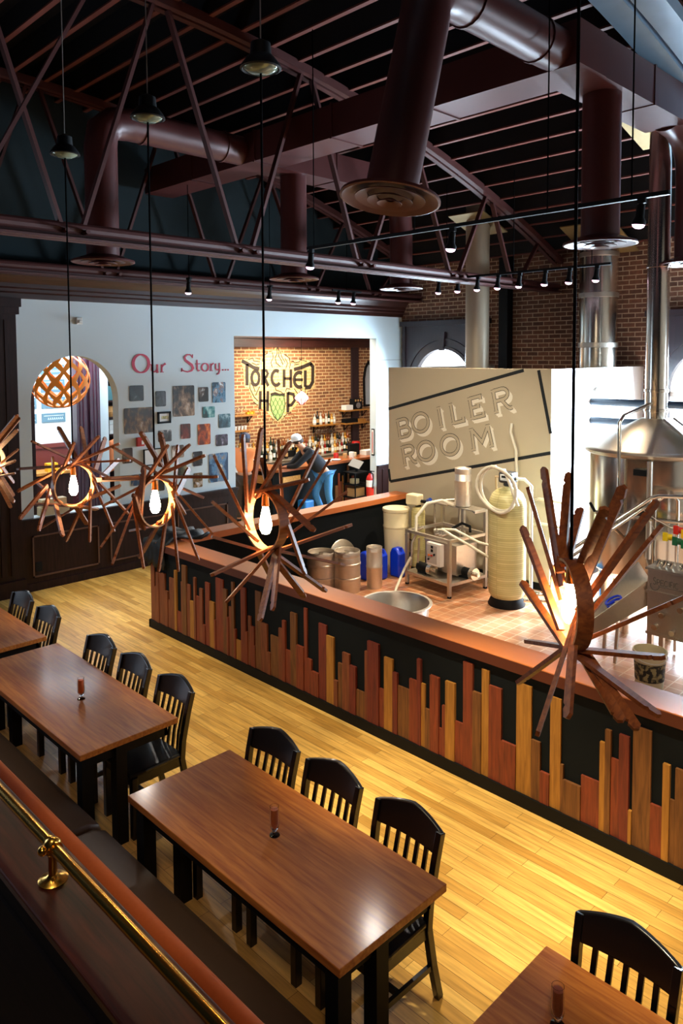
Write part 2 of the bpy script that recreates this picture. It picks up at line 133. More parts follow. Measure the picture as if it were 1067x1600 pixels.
def wloc(o):
    v = Vector(o.location)
    while o.parent: o = o.parent; v += o.location
    return v
class MB:
    def __init__(s): s.b = bmesh.new()
    def face(s, vs):
        try: return s.b.faces.new(vs)
        except ValueError: return None
    def box(s, x0, x1, y0, y1, z0, z1, mat=None):
        c = [Vector((x, y, z)) for x in (x0, x1) for y in (y0, y1) for z in (z0, z1)]
        if mat: c = [mat @ p for p in c]
        v = [s.b.verts.new(p) for p in c]
        for q in ((0, 1, 3, 2), (4, 6, 7, 5), (0, 4, 5, 1), (2, 3, 7, 6), (0, 2, 6, 4), (1, 5, 7, 3)): s.face([v[i] for i in q])
        return s
    def bar(s, a, b, w, h, up=(0, 0, 1)):
        """rectangular bar between two points"""
        a = Vector(a); b = Vector(b); d = (b - a); L = d.length; d.normalize(); u = Vector(up)
        if abs(d.dot(u)) > .99: u = Vector((1, 0, 0))
        r = d.cross(u).normalized(); u = r.cross(d).normalized()
        m = Matrix(((d.x, r.x, u.x, a.x), (d.y, r.y, u.y, a.y), (d.z, r.z, u.z, a.z), (0, 0, 0, 1)))
        return s.box(0, L, -w / 2, w / 2, -h / 2, h / 2, m)
    def tube(s, pts, r, seg=10, cap=True, closed=False):
        pts = [Vector(p) for p in pts]; n = len(pts); rs = r if isinstance(r, (list, tuple)) else [r] * n
        rings = []; pu = None
        for i, p in enumerate(pts):
            if closed: d = pts[(i + 1) % n] - pts[i - 1]
            else: d = pts[min(i + 1, n - 1)] - pts[max(i - 1, 0)]
            d.normalize()
            u = pu if pu is not None else (Vector((0, 0, 1)) if abs(d.z) < .9 else Vector((1, 0, 0)))
            x = u.cross(d)
            if x.length < 1e-5: x = Vector((0, 1, 0)).cross(d)
            x.normalize(); u = d.cross(x).normalized(); pu = u
            rings.append([s.b.verts.new(p + (x * math.cos(2 * PI * k / seg) + u * math.sin(2 * PI * k / seg)) * rs[i]) for k in range(seg)])
        m = n if closed else n - 1
        for i in range(m):
            A = rings[i]; B = rings[(i + 1) % n]
            for k in range(seg): s.face([A[k], A[(k + 1) % seg], B[(k + 1) % seg], B[k]])
        if cap and not closed: s.face(rings[0][::-1]); s.face(rings[-1])
        return s
    def cyl(s, a, b, r, r2=None, seg=20): return s.tube([a, b], [r, r if r2 is None else r2], seg)
    def lathe(s, prof, c=(0, 0, 0), seg=28, mat=None, close=True):
        c = Vector(c); rings = []
        for r, z in prof:
            pts = [Vector((r * math.cos(2 * PI * k / seg), r * math.sin(2 * PI * k / seg), z)) for k in range(seg)]
            if mat: pts = [mat @ p for p in pts]
            rings.append([s.b.verts.new(p + c) for p in pts])
        for A, B in zip(rings, rings[1:]):
            for k in range(seg): s.face([A[k], A[(k + 1) % seg], B[(k + 1) % seg], B[k]])
        if close: s.face(rings[0][::-1]); s.face(rings[-1])
        return s
    def prism(s, poly, fn, d0, d1):
        """flat outline poly [(u, v)] extruded from depth d0 to d1; fn(u, v, d) -> point"""
        A = [s.b.verts.new(fn(u, v, d0)) for u, v in poly]; B = [s.b.verts.new(fn(u, v, d1)) for u, v in poly]
        n = len(poly)
        for i in range(n): s.face([A[i], A[(i + 1) % n], B[(i + 1) % n], B[i]])
        s.face(A[::-1]); s.face(B)
        return s
    def ribbon(s, pts, w, fn, d0, d1, closed=False):
        """stroke of width w along pts [(u, v)], extruded in depth"""
        ws = w if isinstance(w, (list, tuple)) else [w] * len(pts)
        keep = [i for i in range(len(pts)) if i == 0 or math.dist(pts[i][:2], pts[i - 1][:2]) > 1e-5]
        P = [Vector((pts[i][0], pts[i][1], 0)) for i in keep]; ws = [ws[i] for i in keep]; n = len(P); Ls = []
        for i in range(n):
            a = P[i] - P[i - 1] if (i > 0 or closed) else P[1] - P[0]
            b = P[(i + 1) % n] - P[i] if (i < n - 1 or closed) else P[-1] - P[-2]
            a.normalize(); b.normalize(); t = a + b
            if t.length < .2: t = b.copy()
            t.normalize(); nn = Vector((-t.y, t.x, 0)); k = 1 / max(.45, nn.dot(Vector((-b.y, b.x, 0))))
            Ls.append((P[i] + nn * ws[i] / 2 * k, P[i] - nn * ws[i] / 2 * k))
        q = [[s.b.verts.new(fn(p.x, p.y, d)) for p in (l, r) for d in (d0, d1)] for l, r in Ls]
        for i in range(n if closed else n - 1):
            A = q[i]; B = q[(i + 1) % n]
            for i0, i1 in ((0, 1), (1, 3), (3, 2), (2, 0)): s.face([A[i0], A[i1], B[i1], B[i0]])
        if not closed: s.face([q[0][i] for i in (0, 2, 3, 1)]); s.face([q[-1][i] for i in (0, 1, 3, 2)])
        return s
    def sphere(s, c, r, sx=1, sy=1, sz=1, seg=16):
        n = seg // 2
        return s.lathe([(max(1e-4, r * math.sin(PI * i / n)), -r * math.cos(PI * i / n) * sz) for i in range(n + 1)], c, seg, Matrix.Diagonal((sx, sy, 1)))
    def build(s, name, mat, parent=None, smooth=False, bevel=0., loc=None, angle=40):
        bmesh.ops.remove_doubles(s.b, verts=s.b.verts, dist=1e-6)
        bmesh.ops.recalc_face_normals(s.b, faces=s.b.faces)
        me = bpy.data.meshes.new(name)
        off = wloc(parent) if parent else Vector(loc or (0, 0, 0))
        bmesh.ops.translate(s.b, verts=s.b.verts, vec=-off)
        s.b.to_mesh(me); s.b.free()
        o = bpy.data.objects.new(name, me); COL.objects.link(o)
        if mat: me.materials.append(mat)
        if parent: o.parent = parent
        else: o.location = off
        if smooth:
            for p in me.polygons: p.use_smooth = True
            me.set_sharp_from_angle(angle=math.radians(angle))
        if bevel:
            b = o.modifiers.new('bevel', 'BEVEL'); b.width = bevel; b.segments = 2; b.limit_method = 'ANGLE'; b.angle_limit = math.radians(50)
        return o
def tag(o, label, cat, group=None):
    o['label'] = label; o['category'] = cat
    if group: o['group'] = group
    return o
def thing(name, label, cat, loc, group=None):
    o = bpy.data.objects.new(name, None); COL.objects.link(o); o.location = loc; o.empty_display_size = .1
    return tag(o, label, cat, group)
def struct(o): o['kind'] = 'structure'; return o
def copy_tree(o, parent=None):
    c = o.copy(); COL.objects.link(c)
    if parent: c.parent = parent
    for ch in list(o.children): copy_tree(ch, c)
    return c
def XY(h): return lambda u, v, d: Vector((u, v, h + d))
def onX(x): return lambda u, v, d: Vector((x + d, u, v))     # wall facing +X: u = Y, v = Z
def onY(y): return lambda u, v, d: Vector((u, y - d, v))     # wall facing -Y: u = X, v = Z
def arc(cx, cy, rx, ry, a0, a1, n=14):
    return [(cx + rx * math.cos(math.radians(a0 + (a1 - a0) * i / n)), cy + ry * math.sin(math.radians(a0 + (a1 - a0) * i / n))) for i in range(n + 1)]

# ------------------------------------------------------------------ materials
m_floor = brick('oak_strip_floor', 'XY', 'b98a40', 'e4b866', '5a3a16', .80, .083, .0013, .37, .40, .1, (2.0, 26, 1), 0, .32)
m_tile = brick('quarry_tile', 'XY', 'b5764e', 'c98f66', 'dcb894', .152, .152, .006, 0, .3, .25, (4, 4, 4), 0, .2)
m_brick = brick('brown_brick', 'XZ', '57382a', '7a4f3a', 'b79f86', .225, .078, .008)
m_brickbar = brick('bar_brick', 'YZ', '744a2e', 'a06a42', 'd6b888', .225, .078, .009)
m_wallwhite = M('story_wall_paint', 'c6d3d9', .85)
m_teal = M('teal_gable_paint', '152327', .9, noise=.2, nscale=3)
m_darkwood = wood('mahogany_trim', '190c0b', '2e1817', 'Z', 1, .45, .03, spec=.2)
m_darkwoodY = wood('mahogany_cornice', '25110e', '3c1c17', 'Y', 1, .35, .1)
m_purple = wood('stained_window_surround', '1c1217', '2c1d23', 'Z', 1, .4, .1)
m_roof = M('roof_deck', '151316', .9)
m_steel = M('oxide_red_steel', '48221f', .55, noise=.25, nscale=5)
m_duct = M('oxide_red_duct', '4a2220', .42, .1, noise=.18, nscale=3)
m_joist = M('oxide_red_joist', '66342b', .5)
m_bluebeam = M('daylight_tinted_beam', 'a4c4e0', .3, noise=.15, nscale=4)  # cool window light on the beam is mixed into this base colour
m_black = M('matte_black', '080a0d', .6, spec=.25)
m_navy = M('navy_black_panel', '0b1115', .8, noise=.25, nscale=7, spec=.2)
m_cap = M('orange_laminate_cap', 'c9743f', .42, noise=.06, nscale=20)
m_capedge = M('brown_cap_edge', '5a2a1c', .5)
m_plank = {'m': wood('plank_brown', '5e2f1c', '8a4a2c', 'Z', 1.6, .55), 'r': wood('plank_red', '5f2718', '8b3c22', 'Z', 1.6, .55), 'R': wood('plank_maroon', '561f18', '7a2f22', 'Z', 1.6, .55),
           'b': wood('plank_walnut', '553018', '7f5128', 'Z', 1.6, .55), 'o': wood('plank_ochre', '8a5a22', 'b37c34', 'Z', 1.6, .55)}
m_chair = M('ebony_chair_lacquer', '060508', .3, coat=.2)
m_table = wood('walnut_table_top', '8a4719', 'ba7330', 'X', 1.3, .5, .22, 16, spec=.2)
m_tleg = M('black_table_base', '070607', .55, spec=.2)
m_vinyl = M('brown_vinyl', '3a2a20', .5, noise=.12, nscale=30)
m_terra = M('terracotta_vinyl', '93451c', .7, noise=.1, nscale=60, spec=.12)
m_ledge = wood('mahogany_ledge', '1a0807', '44190f', 'X', 1, .4, .08, spec=.15)
m_pbody = wood('partition_panel', '0a0607', '150c0c', 'X', 1, .8, spec=.1)
m_brass = M('polished_brass', 'd2a048', .22, 1.)
m_stick = wood('oak_stave', '6a3519', '9a5a2a', 'Y', 2, .5)
m_hoop = wood('oak_hoop', 'b07a44', 'e0b478', 'Y', 2, .5)
m_bulb = M('lit_filament_bulb', 'fff0d0', .3, emit='ffd6a0', es=140)
m_socket = M('brass_lamp_socket', 'a8743a', .35, .8)
m_cord = M('black_cord', '030304', .9, spec=.05)
m_ss = M('brushed_stainless', 'c8c0b4', .38, 1., noise=.08, nscale=40)
m_ss2 = M('polished_stainless', 'd0c8bc', .2, 1.)
m_keg = M('keg_steel', 'd8d0c6', .5, 1., noise=.1, nscale=18)
m_flue = M('painted_flue', 'b4a690', .45, .2)
m_plastic = M('cream_plastic', 'd8cba6', .45)
m_frp = brick('wound_fibreglass', 'XZ', 'b9ad74', 'cfc48c', 'a89c66', 3., .028, .003, 0, .4, .1, (3, 3, 3), 0, .1)
m_white = M('white_plastic', 'dcdcd8', .4)
m_hose = M('clear_white_hose', 'd2ccba', .35)
m_blue = M('blue_jerrycan_plastic', '0a35c8', .35)
m_sky = M('bright_window_sky', 'ffffff', .5, emit='e8f2ff', es=4.0)
m_lampface = M('lit_spot_face', 'ffffff', .4, emit='ffc4e4', es=5)
m_glass = M('clear_glass', 'ffffff', .02, trans=1., ior=1.45)
m_red = M('red_paint', 'b01e16', .35)
# ------------------------------------------------------------------ the setting
struct(MB().box(-6, 12.5, -7, .02, -.12, 0).box(-6, 2.45, .02, 9.8, -.12, 0).build('floor', m_floor))
struct(MB().box(2.45, 12.5, .02, 7.7, -.12, 0).build('floor_brewery', m_tile))
# end wall with the lettering: an arched opening and a wide doorway
wl = MB(); f = onX(-.18)
AY, AR, AS = .255, .665, 2.65
for y0, y1, z0, z1 in ((-.62, AY - AR, 0, 4.12), (AY + AR, 3.10, 0, 4.12), (AY - AR, AY + AR, 0, 1.03), (6.70, 7.5, 0, 4.12)): wl.box(-.18, 0, y0, y1, z0, z1)
wl.box(-.18, 0, 3.10, 6.70, 3.65, 4.12)
wl.prism([(AY - AR, AS)] + arc(AY, AS, AR, AR, 180, 0, 24)[1:-1] + [(AY + AR, AS), (AY + AR, 4.12), (AY - AR, 4.12)], f, 0, .18)
struct(wl.build('wall_left', m_wallwhite))
struct(MB().box(-.2, -.02, -7, -5.9, 0, 4.12).box(-.2, -.02, -3.4, -.62, 0, 4.12).box(-.2, -.02, -5.9, -3.4, 0, .9).box(-.2, -.02, -5.9, -3.4, 3.6, 4.12).build('wall_street', m_darkwood))
wf = MB().box(-.16, -.04, -5.9, -5.8, .9, 3.6).box(-.16, -.04, -3.5, -3.4, .9, 3.6).box(-.16, -.04, -5.8, -3.5, .9, 1.0).box(-.16, -.04, -5.8, -3.5, 3.5, 3.6).box(-.14, -.06, -4.68, -4.62, 1.0, 3.5).build('window_3', m_darkwood); struct(wf)
MB().box(-.2, -.17, -5.8, -3.5, 1.0, 3.5).build('pane', m_sky, wf)
struct(MB().box(-.2, -.02, -7, 7.5, 4.12, 7.2).build('wall_gable', m_teal))
# cornice in three steps
cn = MB()
cn.prism([(-.02, 4.10), (.05, 4.10), (.05, 4.17), (.09, 4.19), (.09, 4.23), (.13, 4.25), (.13, 4.30), (.19, 4.36), (.22, 4.40), (.22, 4.43), (.27, 4.46), (.27, 4.52), (-.02, 4.52)], lambda u, v, d: Vector((u, d, v)), -7, 7.48)
struct(cn.build('trim_1', m_darkwoodY))
# pilaster at the left
pl = MB().box(-.02, .10, -1.35, -.62, 0, 4.10).box(-.02, .13, -1.40, -.585, 3.88, 3.98).box(-.02, .16, -1.42, -.565, 3.98, 4.10).box(-.02, .14, -1.4, -.59, 0, .22)
for k in range(5): pl.box(.1, .115, -1.3 + k * .13, -1.23 + k * .13, .3, 3.8)
struct(pl.build('trim_2', m_darkwood))
# wainscot
wn = MB().box(0, .03, -.62, 3.10, 0, 1.0).box(0, .07, -.62, 3.12, .985, 1.03).box(0, .05, -.62, 3.10, .93, .985).box(0, .03, 6.70, 7.5, 0, 1.0).box(0, .06, 6.70, 7.5, .985, 1.02).box(.03, .05, 6.84, 6.88, .1, .93)
struct(wn.build('trim_3', m_darkwood))
wnl = MB()
for y0, y1 in ((-.46, .54), (.72, 1.72), (1.9, 2.9)):
    z0, z1 = .19, .785
    wnl.box(.03, .045, y0, y1, z0, z0 + .022).box(.03, .045, y0, y1, z1 - .022, z1).box(.03, .045, y0, y0 + .022, z0, z1).box(.03, .045, y1 - .022, y1, z0, z1)
struct(wnl.build('trim_4', M('panel_moulding', '5a4038', .35)))
struct(MB().box(0, .055, -.62, 3.10, 0, .11).box(0, .045, 6.70, 7.5, 0, .11).build('baseboard_left', m_darkwood))
# white boarded strip right of the doorway
sh = MB()
for z in (1.25, 1.72, 2.25, 2.75, 3.2): sh.box(0, .004, 6.72, 7.48, z, z + .012)
struct(sh.build('trim_5', M('board_groove', '8f9aa2', .6)))
# long brick wall with its arched windows
WX = (1.16, 6.38, 11.6)
bw = MB(); xs = -.2
for wx in WX: bw.box(xs, wx - .78, 7.5, 7.75, 0, 7); bw.box(wx - .78, wx + .78, 7.5, 7.75, 0, .9); bw.box(wx - .78, wx + .78, 7.5, 7.75, 3.6, 7); xs = wx + .78
bw.box(xs, 12.5, 7.5, 7.75, 0, 7)
struct(bw.build('wall_back', m_brick))
for i, wx in enumerate(WX):
    s = MB(); g = onY(7.5); r = .72; zs = 2.70
    s.prism([(wx - 1.05, .3), (wx - r, .3), (wx - r, zs)] + arc(wx, zs, r, r, 180, 90, 14)[1:] + [(wx, 3.97), (wx - 1.05, 3.97)], g, 0, .09)
    s.prism([(wx + 1.05, .3), (wx + 1.05, 3.97), (wx, 3.97)] + arc(wx, zs, r, r, 90, 0, 14)[:-1] + [(wx + r, zs), (wx + r, .3)], g, 0, .09)
    s.box(wx - r, wx + r, 7.41, 7.5, .3, .95)
    s.box(wx - 1.1, wx + 1.1, 7.36, 7.5, 3.9, 4.0).box(wx - 1.05, wx - .97, 7.38, 7.42, .3, 3.9).box(wx + .97, wx + 1.05, 7.38, 7.42, .3, 3.9)
    s.ribbon(arc(wx, zs, r + .03, r + .03, 0, 180, 26), .06, g, .09, .12)
    s.ribbon(arc(wx, zs, r + .20, r + .20, 0, 180, 26), .03, g, .09, .115)
    s.prism([(wx - .05, zs + r - .03), (wx + .05, zs + r - .03), (wx + .09, zs + r + .34), (wx - .09, zs + r + .34)], g, .09, .15)
    o = struct(s.build('window_%d' % (i + 1) if i < 2 else 'window_4', m_purple))
    MB().box(wx - .76, wx + .76, 7.55, 7.58, .92, 3.55).build('pane', m_sky, o)
    MB().box(wx - r, wx + r, 7.5, 7.55, 2.62, 2.70).box(wx - .02, wx + .02, 7.5, 7.55, .92, 2.62).build('sash_bar', m_white, o)
# boiler room: a white box with a tan painted front
m_tan = M('tan_sign_wall', 'b3a78f', .7, noise=.04, nscale=4)
m_boxwhite = M('white_enclosure_wall', 'e6e8e8', .6)
struct(MB().box(2.237, 5.222, 4.577, 4.68, 0, 3.10).build('wall_boiler_front', m_tan))
struct(MB().box(5.122, 5.222, 4.68, 7.5, 0, 3.10).build('wall_boiler_side', m_boxwhite))
struct(MB().box(2.237, 2.337, 4.68, 7.5, 0, 3.10).build('wall_boiler_left', m_boxwhite))
struct(MB().box(2.68, 5.222, 4.562, 4.577, 0, .10).box(5.222, 5.237, 4.577, 7.5, 0, .1).build('baseboard_boiler', m_black))
# roof: curved deck, joists run the length of the hall over the bowstring trusses
def rz(y): return 6.88 - .0243 * (y + 1.5) ** 2
ys = [-6.5 + .7 * i for i in range(21)]
dk = MB(); dk.prism([(y, rz(y) + .34) for y in ys] + [(y, rz(y) + .46) for y in ys[::-1]], lambda u, v, d: Vector((d, u, v)), -.2, 12.5)
ceil = struct(dk.build('ceiling', m_roof))
y = -5.8
while y < 7.4:
    z = rz(y) + .06
    j = MB().box(-.02, 11.9, y - .022, y + .022, z + .02, z + .28).build('joist', m_roof, ceil)  # shade coloured in: black web sides, lighter red only on the lit flange
    MB().box(-.02, 11.9, y - .03, y + .03, z, z + .02).build('flange', m_joist, j); y += .42
# bar room and side room behind the end wall
struct(MB().box(-3.3, -3.0, 2.2, 10.2, 0, 4.2).build('wall_bar', m_brickbar))
struct(MB().box(-6, -.18, 2.05, 2.2, 0, 4.2).build('wall_divider', m_wallwhite))
struct(MB().box(-3.2, -.18, 9.9, 10.05, 0, 4.2).build('wall_bar_end', m_brick))
struct(MB().box(-6, -.18, -3, 10.2, 4.2, 4.3).build('ceiling_bar', m_wallwhite))
struct(MB().box(-3.0, -2.9, 2.2, 9.9, 3.50, 3.78).box(-3.0, -2.84, 2.2, 9.9, 3.70, 3.78).build('trim_6', m_darkwoodY))
struct(MB().box(-4.3, -4.2, -3, 2.05, 0, 4.2).build('wall_side_room', m_wallwhite))
struct(MB().box(-4.2, -4.16, -3, 2.05, 0, 1.55).box(-4.2, -4.12, -3, 2.05, 1.5, 1.58).build('trim_7', M('red_wainscot', '5e2620', .4)))
struct(MB().box(-3.0, -2.94, 8.98, 9.22, 0, 3.5).build('trim_8', m_purple))
# far end of the brewery, behind the picture's right edge
struct(MB().box(12.5, 12.62, .02, 7.75, 0, 5.4).build('wall_right', M('cream_end_wall', '8a7d6e', .8)))
# ------------------------------------------------------------------ roof steel, ducts, flues
def truss(X, label):
    t = thing('bowstring_truss', label, 'truss', (X, 0, 4.4))
    b = MB()
    for dx in (-.105, .015): b.box(X + dx, X + dx + .09, -6.6, 7.48, 4.39, 4.41)
    b.box(X - .025, X + .025, -6.6, 7.48, 4.405, 4.50).cyl((X, -6.6, 4.50), (X, 7.48, 4.50), .06, seg=12)
    b.build('bottom_chord', m_steel, t)
    tp = MB()
    pts = [(y, rz(y)) for y in [-6.5 + .5 * i for i in range(29)]]
    for dx in (-.10, .02):
        tp.prism([(y, z - .02) for y, z in pts] + [(y, z) for y, z in pts[::-1]], lambda u, v, d: Vector((d, u, v)), X + dx, X + dx + .08)
        q = X + (dx if dx < 0 else dx + .07)
        tp.prism([(y, z - .02) for y, z in pts] + [(y, z + .08) for y, z in pts[::-1]], lambda u, v, d: Vector((d, u, v)), q, q + .012)
    tp.build('top_chord', m_steel, t)
    bj = [-5.45, -3.45, -1.46, .56, 2.49, 4.45, 6.10]; tj = [-4.4, -2.4, -.47, 1.52, 3.45, 5.35, 6.9]
    for i, y in enumerate(bj):
        for s, k in ((-.09, i - 1), (.09, i)):
            if k < 0: continue
            yy = tj[k] + (.09 if s < 0 else -.09)
            MB().bar((X, y + s, 4.47), (X, yy, rz(yy) - .02), .035, .07, (1, 0, 0)).build('web_member', m_steel, t)
    bo = MB()
    for y in bj:
        for s in (-.1, .1): bo.cyl((X - .13, y + s, 4.47), (X + .13, y + s, 4.47), .022, seg=8)
    bo.build('gusset_bolt', m_steel, t)
    return t
truss(3.65, 'dark red bowstring truss crossing the hall in front of the cream lettering wall')
tag(truss(0.5, 'shadowed dark red bowstring truss against the teal gable'), 'shadowed dark red bowstring truss close against the teal gable', 'truss')
# pale broad roof beam at the upper right
t = thing('roof_beam', 'broad pale blue lit roof beam in the upper right corner', 'beam', (7.25, 3, 5.5))
pts = [(y, rz(y) - .02) for y in [-3 + .5 * i for i in range(22)]]
for dx in (0, .30):
    MB().prism([(y, z - .10) for y, z in pts] + [(y, z + .03) for y, z in pts[::-1]], lambda u, v, d: Vector((d, u, v)), 7.12 + dx, 7.12 + dx + .25).build('flange', m_bluebeam, t)
MB().prism([(y, z + .03) for y, z in pts] + [(y, z + .07) for y, z in pts[::-1]], lambda u, v, d: Vector((d, u, v)), 7.12, 7.67).build('top_plate', m_steel, t)
tag(MB().bar((4.2, -1.5, 6.5), (4.2, -2.75, 4.15), .03, .05, (1, 0, 0)).build('brace_rod', m_steel, loc=(4.2, -2, 5)), 'thin slanting red brace bar in the upper left corner', 'brace')
# ventilation ducts
t = thing('air_duct', 'dark red air duct with round outlets hanging under the roof joists', 'duct', (4.5, 1.5, 5.75))
tk = MB().box(.25, 7.33, 1.30, 1.78, 5.75, 6.12)
for x in (1.5, 2.9, 4.3, 5.7): tk.box(x, x + .03, 1.285, 1.795, 5.735, 6.135)
tk.build('main_trunk', m_duct, t)
DZ = 4.40
for bx in (7.08, 2.62):
    MB().box(bx - .24, bx + .24, 1.78, 3.7, 5.75, 6.12).box(bx - .25, bx + .25, 2.8, 2.83, 5.74, 6.13).build('branch_duct', m_duct, t)
    r = .18
    far = [(bx, 3.7, 5.92), (bx, 4.05, 5.85), (bx, 4.27, 5.75), (bx, 4.42, 5.55), (bx, 4.45, 5.25), (bx, 4.45, DZ)]
    MB().tube(far, [.21, r, r, r, r, r], 20).build('round_drop', m_duct, t, True)
    MB().cyl((bx, 2.2, 5.8), (bx, 2.2, DZ), r, seg=20).build('round_drop', m_duct, t, True)
    top = -.46 if bx > 5 else -.62; bot = -.81 if bx > 5 else -.62
    near = [(bx, 1.32, 5.93), (bx, top + .35, 5.93), (bx, top + .15, 5.90), (bx, top + .03, 5.80), (bx, top, 5.62), (bx, bot, DZ)]
    n = MB().tube(near, r, 20)
    for y in (1.0, top + .5): n.cyl((bx, y, 5.93), (bx, y + .03, 5.93), r + .012, seg=20)
    n.build('round_drop', m_duct, t, True)
    for y, tilt in ((4.45, 0), (2.2, 0), (bot, .18 if bx > 5 else 0)):
        R = Matrix.Rotation(-tilt, 4, 'X')
        d = MB().lathe([(.17, .03), (.2, .02), (.34, -.03), (.345, -.05), (.33, -.055), (.22, .0), (.18, .0)], (bx, y, DZ), 32, R, close=False)
        o = d.build('diffuser', m_duct, t, True)
        for r1, r0, zz in ((.24, .16, -.045), (.155, .09, -.06), (.085, .03, -.075)):
            MB().lathe([(r0, zz + .03), (r1, zz), (r1, zz - .006), (r0, zz + .02)], (bx, y, DZ), 28, R, close=False).build('cone_ring', m_duct, o, True)
# flues and pipes against the brick wall
def flue(name, label, x, y, r, z0, z1, mat, bands=(), plate=True):
    t = thing(name, label, 'pipe', (x, y, z0))
    MB().cyl((x, y, z0), (x, y, z1), r, seg=32).build('tube', mat, t, True)
    for z in bands: MB().lathe([(r, -.04), (r + .012, -.035), (r + .012, .035), (r, .04)], (x, y, z), 32, close=False).build('band', m_ss, t, True)
    if plate:
        zz = z1 - .05
        MB().bar((x, y - r - .16, rz(y - r - .16)), (x, y + r + .16, rz(y + r + .16)), r * 2 + .3, .02).build('roof_flashing', M('galvanised_flashing', '86714a', .5, .5), t)
flue('exhaust_flue', 'cream painted flue pipe rising beside the arched window', 2.99, 6.0, .20, 2.0, 6.1, m_flue)
flue('exhaust_flue', 'wide shiny steel flue with clamp bands above the white enclosure', 4.72, 6.9, .30, 2.0, 5.6, m_ss2, (3.45, 4.25, 4.9))
tag(MB().box(2.55, 2.74, 7.30, 7.48, 0, 6).build('drain_pipe', m_black, loc=(2.64, 7.4, 0)), 'square black downpipe on the dark brick wall', 'pipe')
# track lighting
def track(x0, x1, y, z, rods, label):
    t = thing('track_rail', label, 'track', (x0, y, z))
    MB().box(x0, x1, y - .018, y + .018, z - .016, z + .016).build('rail', m_black, t)
    for x in rods: MB().cyl((x, y, z), (x, y, rz(y)), .006, seg=6).build('hanging_rod', m_cord, t)
def head(x, y, z, label, group=None, s=1., tilt=.12):
    t = thing('track_spotlight', label, 'spotlight', (x, y, z), group)
    R = Matrix.Translation((x, y, z)) @ Matrix.Rotation(tilt, 4, 'Y') @ Matrix.Translation((-x, -y, -z))
    MB().box(x - .03 * s, x + .03 * s, y - .016, y + .016, z - .05 * s, z).build('adapter', m_black, t)
    h = MB().lathe([(.018, -.05), (.03, -.06), (.033, -.15), (.05, -.18), (.05, -.205), (.045, -.205), (.043, -.20)], (0, 0, 0), 16, close=False)
    bmesh.ops.scale(h.b, vec=(s, s, s), verts=h.b.verts); bmesh.ops.transform(h.b, matrix=R @ Matrix.Translation((x, y, z)), verts=h.b.verts)
    h.build('housing', m_black, t, True)
    k = MB().lathe([(.001, -.235), (.02, -.232), (.038, -.222), (.045, -.208), (.044, -.2)], (0, 0, 0), 16, close=False)
    bmesh.ops.scale(k.b, vec=(s, s, s), verts=k.b.verts); bmesh.ops.transform(k.b, matrix=R @ Matrix.Translation((x, y, z)), verts=k.b.verts)
    k.build('lamp_face', m_lampface, t)
    return t
track(3.04, 5.97, 4.74, 4.48, (3.3, 4.5, 5.7), 'black light track over the brewing floor carrying eight spotlights')
hp = [(3.16, 'first spotlight from the left on the eight lamp track'), (3.53, 'second spotlight from the left on the eight lamp track'), (3.89, 'third spotlight on the eight lamp track, against the cream flue'), (4.25, 'fourth spotlight from the left on the eight lamp track'), (4.61, 'fifth spotlight from the left on the eight lamp track'), (5.02, 'sixth spotlight from the left on the eight lamp track'), (5.39, 'seventh spotlight on the eight lamp track, left of the steel flue'), (5.78, 'rightmost spotlight of the eight lamp track, against the steel flue')]
for x, lb in hp: head(x, 4.74, 4.48, lb, 'spotlights on the far track')
track(4.40, 8.28, .85, 4.46, (4.5, 5.9, 7.3, 8.0), 'long black light track over the counter carrying three spotlights')
for x, lb in ((4.46, 'leftmost spotlight on the long near track, beside the truss bottom'), (6.35, 'middle spotlight on the long near track'), (8.08, 'largest spotlight, at the right end of the long near track')): head(x, .85, 4.46, lb, 'spotlights on the near track')
track(1.15, 1.25, 1.43, 4.42, (1.2,), 'short black track stub in front of the cornice, left one')
head(1.2, 1.43, 4.42, 'small spotlight left over the red wall lettering', 'spotlights before the cornice')
track(1.14, 1.26, 2.93, 4.40, (1.2,), 'short black track stub in front of the cornice above the doorway corner')
head(1.2, 2.93, 4.40, 'small spotlight above the left edge of the bar doorway', 'spotlights before the cornice')
tr = thing('track_rail', 'short black track with two spotlights before the cornice', 'track', (1.2, 4.6, 4.42))
MB().box(1.185, 1.215, 4.3, 5.0, 4.405, 4.435).build('rail', m_black, tr); MB().cyl((1.2, 4.65, 4.43), (1.2, 4.65, rz(4.65)), .006, seg=6).build('hanging_rod', m_cord, tr)
head(1.2, 4.46, 4.42, 'small spotlight above the bar doorway, left of a pair', 'spotlights before the cornice'); head(1.2, 4.83, 4.42, 'small spotlight above the bar doorway, right of a pair', 'spotlights before the cornice')

# ------------------------------------------------------------------ counter walls around the brew floor
ct = thing('counter_wall', 'long half wall with orange top and uneven reclaimed boards on black', 'counter', (6, .1, 0))
MB().box(2.46, 11.5, 0, .24, 0, .985).build('core_panel', m_navy, ct)
MB().box(2.44, 11.5, -.035, .24, 0, .095).box(2.44, 2.47, -.035, .24, 0, .095).build('plinth', m_black, ct)
MB().box(2.46, 11.5, -.03, .256, .985, 1.07).build('top_cap', m_cap, ct, bevel=.004)
MB().box(2.455, 11.5, -.034, -.03, .985, 1.064).build('edge_band', m_capedge, ct)
px = list(PLANKS); x = px[-1][1]
while x < 11.2:
    w = random.choice((.04, .06, .09, .11)); px.append([x, x + w, random.uniform(.4, .9), random.choice('mrRbo')]); x += w
for i, (x0, x1, z, k) in enumerate(px):
    if x1 - x0 > .008: MB().box(x0 + .001, x1 - .001, -.016 - .004 * (i % 3), 0, .096, min(z, .97)).build('plank', m_plank[k], ct)
st = thing('counter_wall', 'short black half wall with orange top running to the lettered wall', 'counter', (2.5, 2.4, 0))
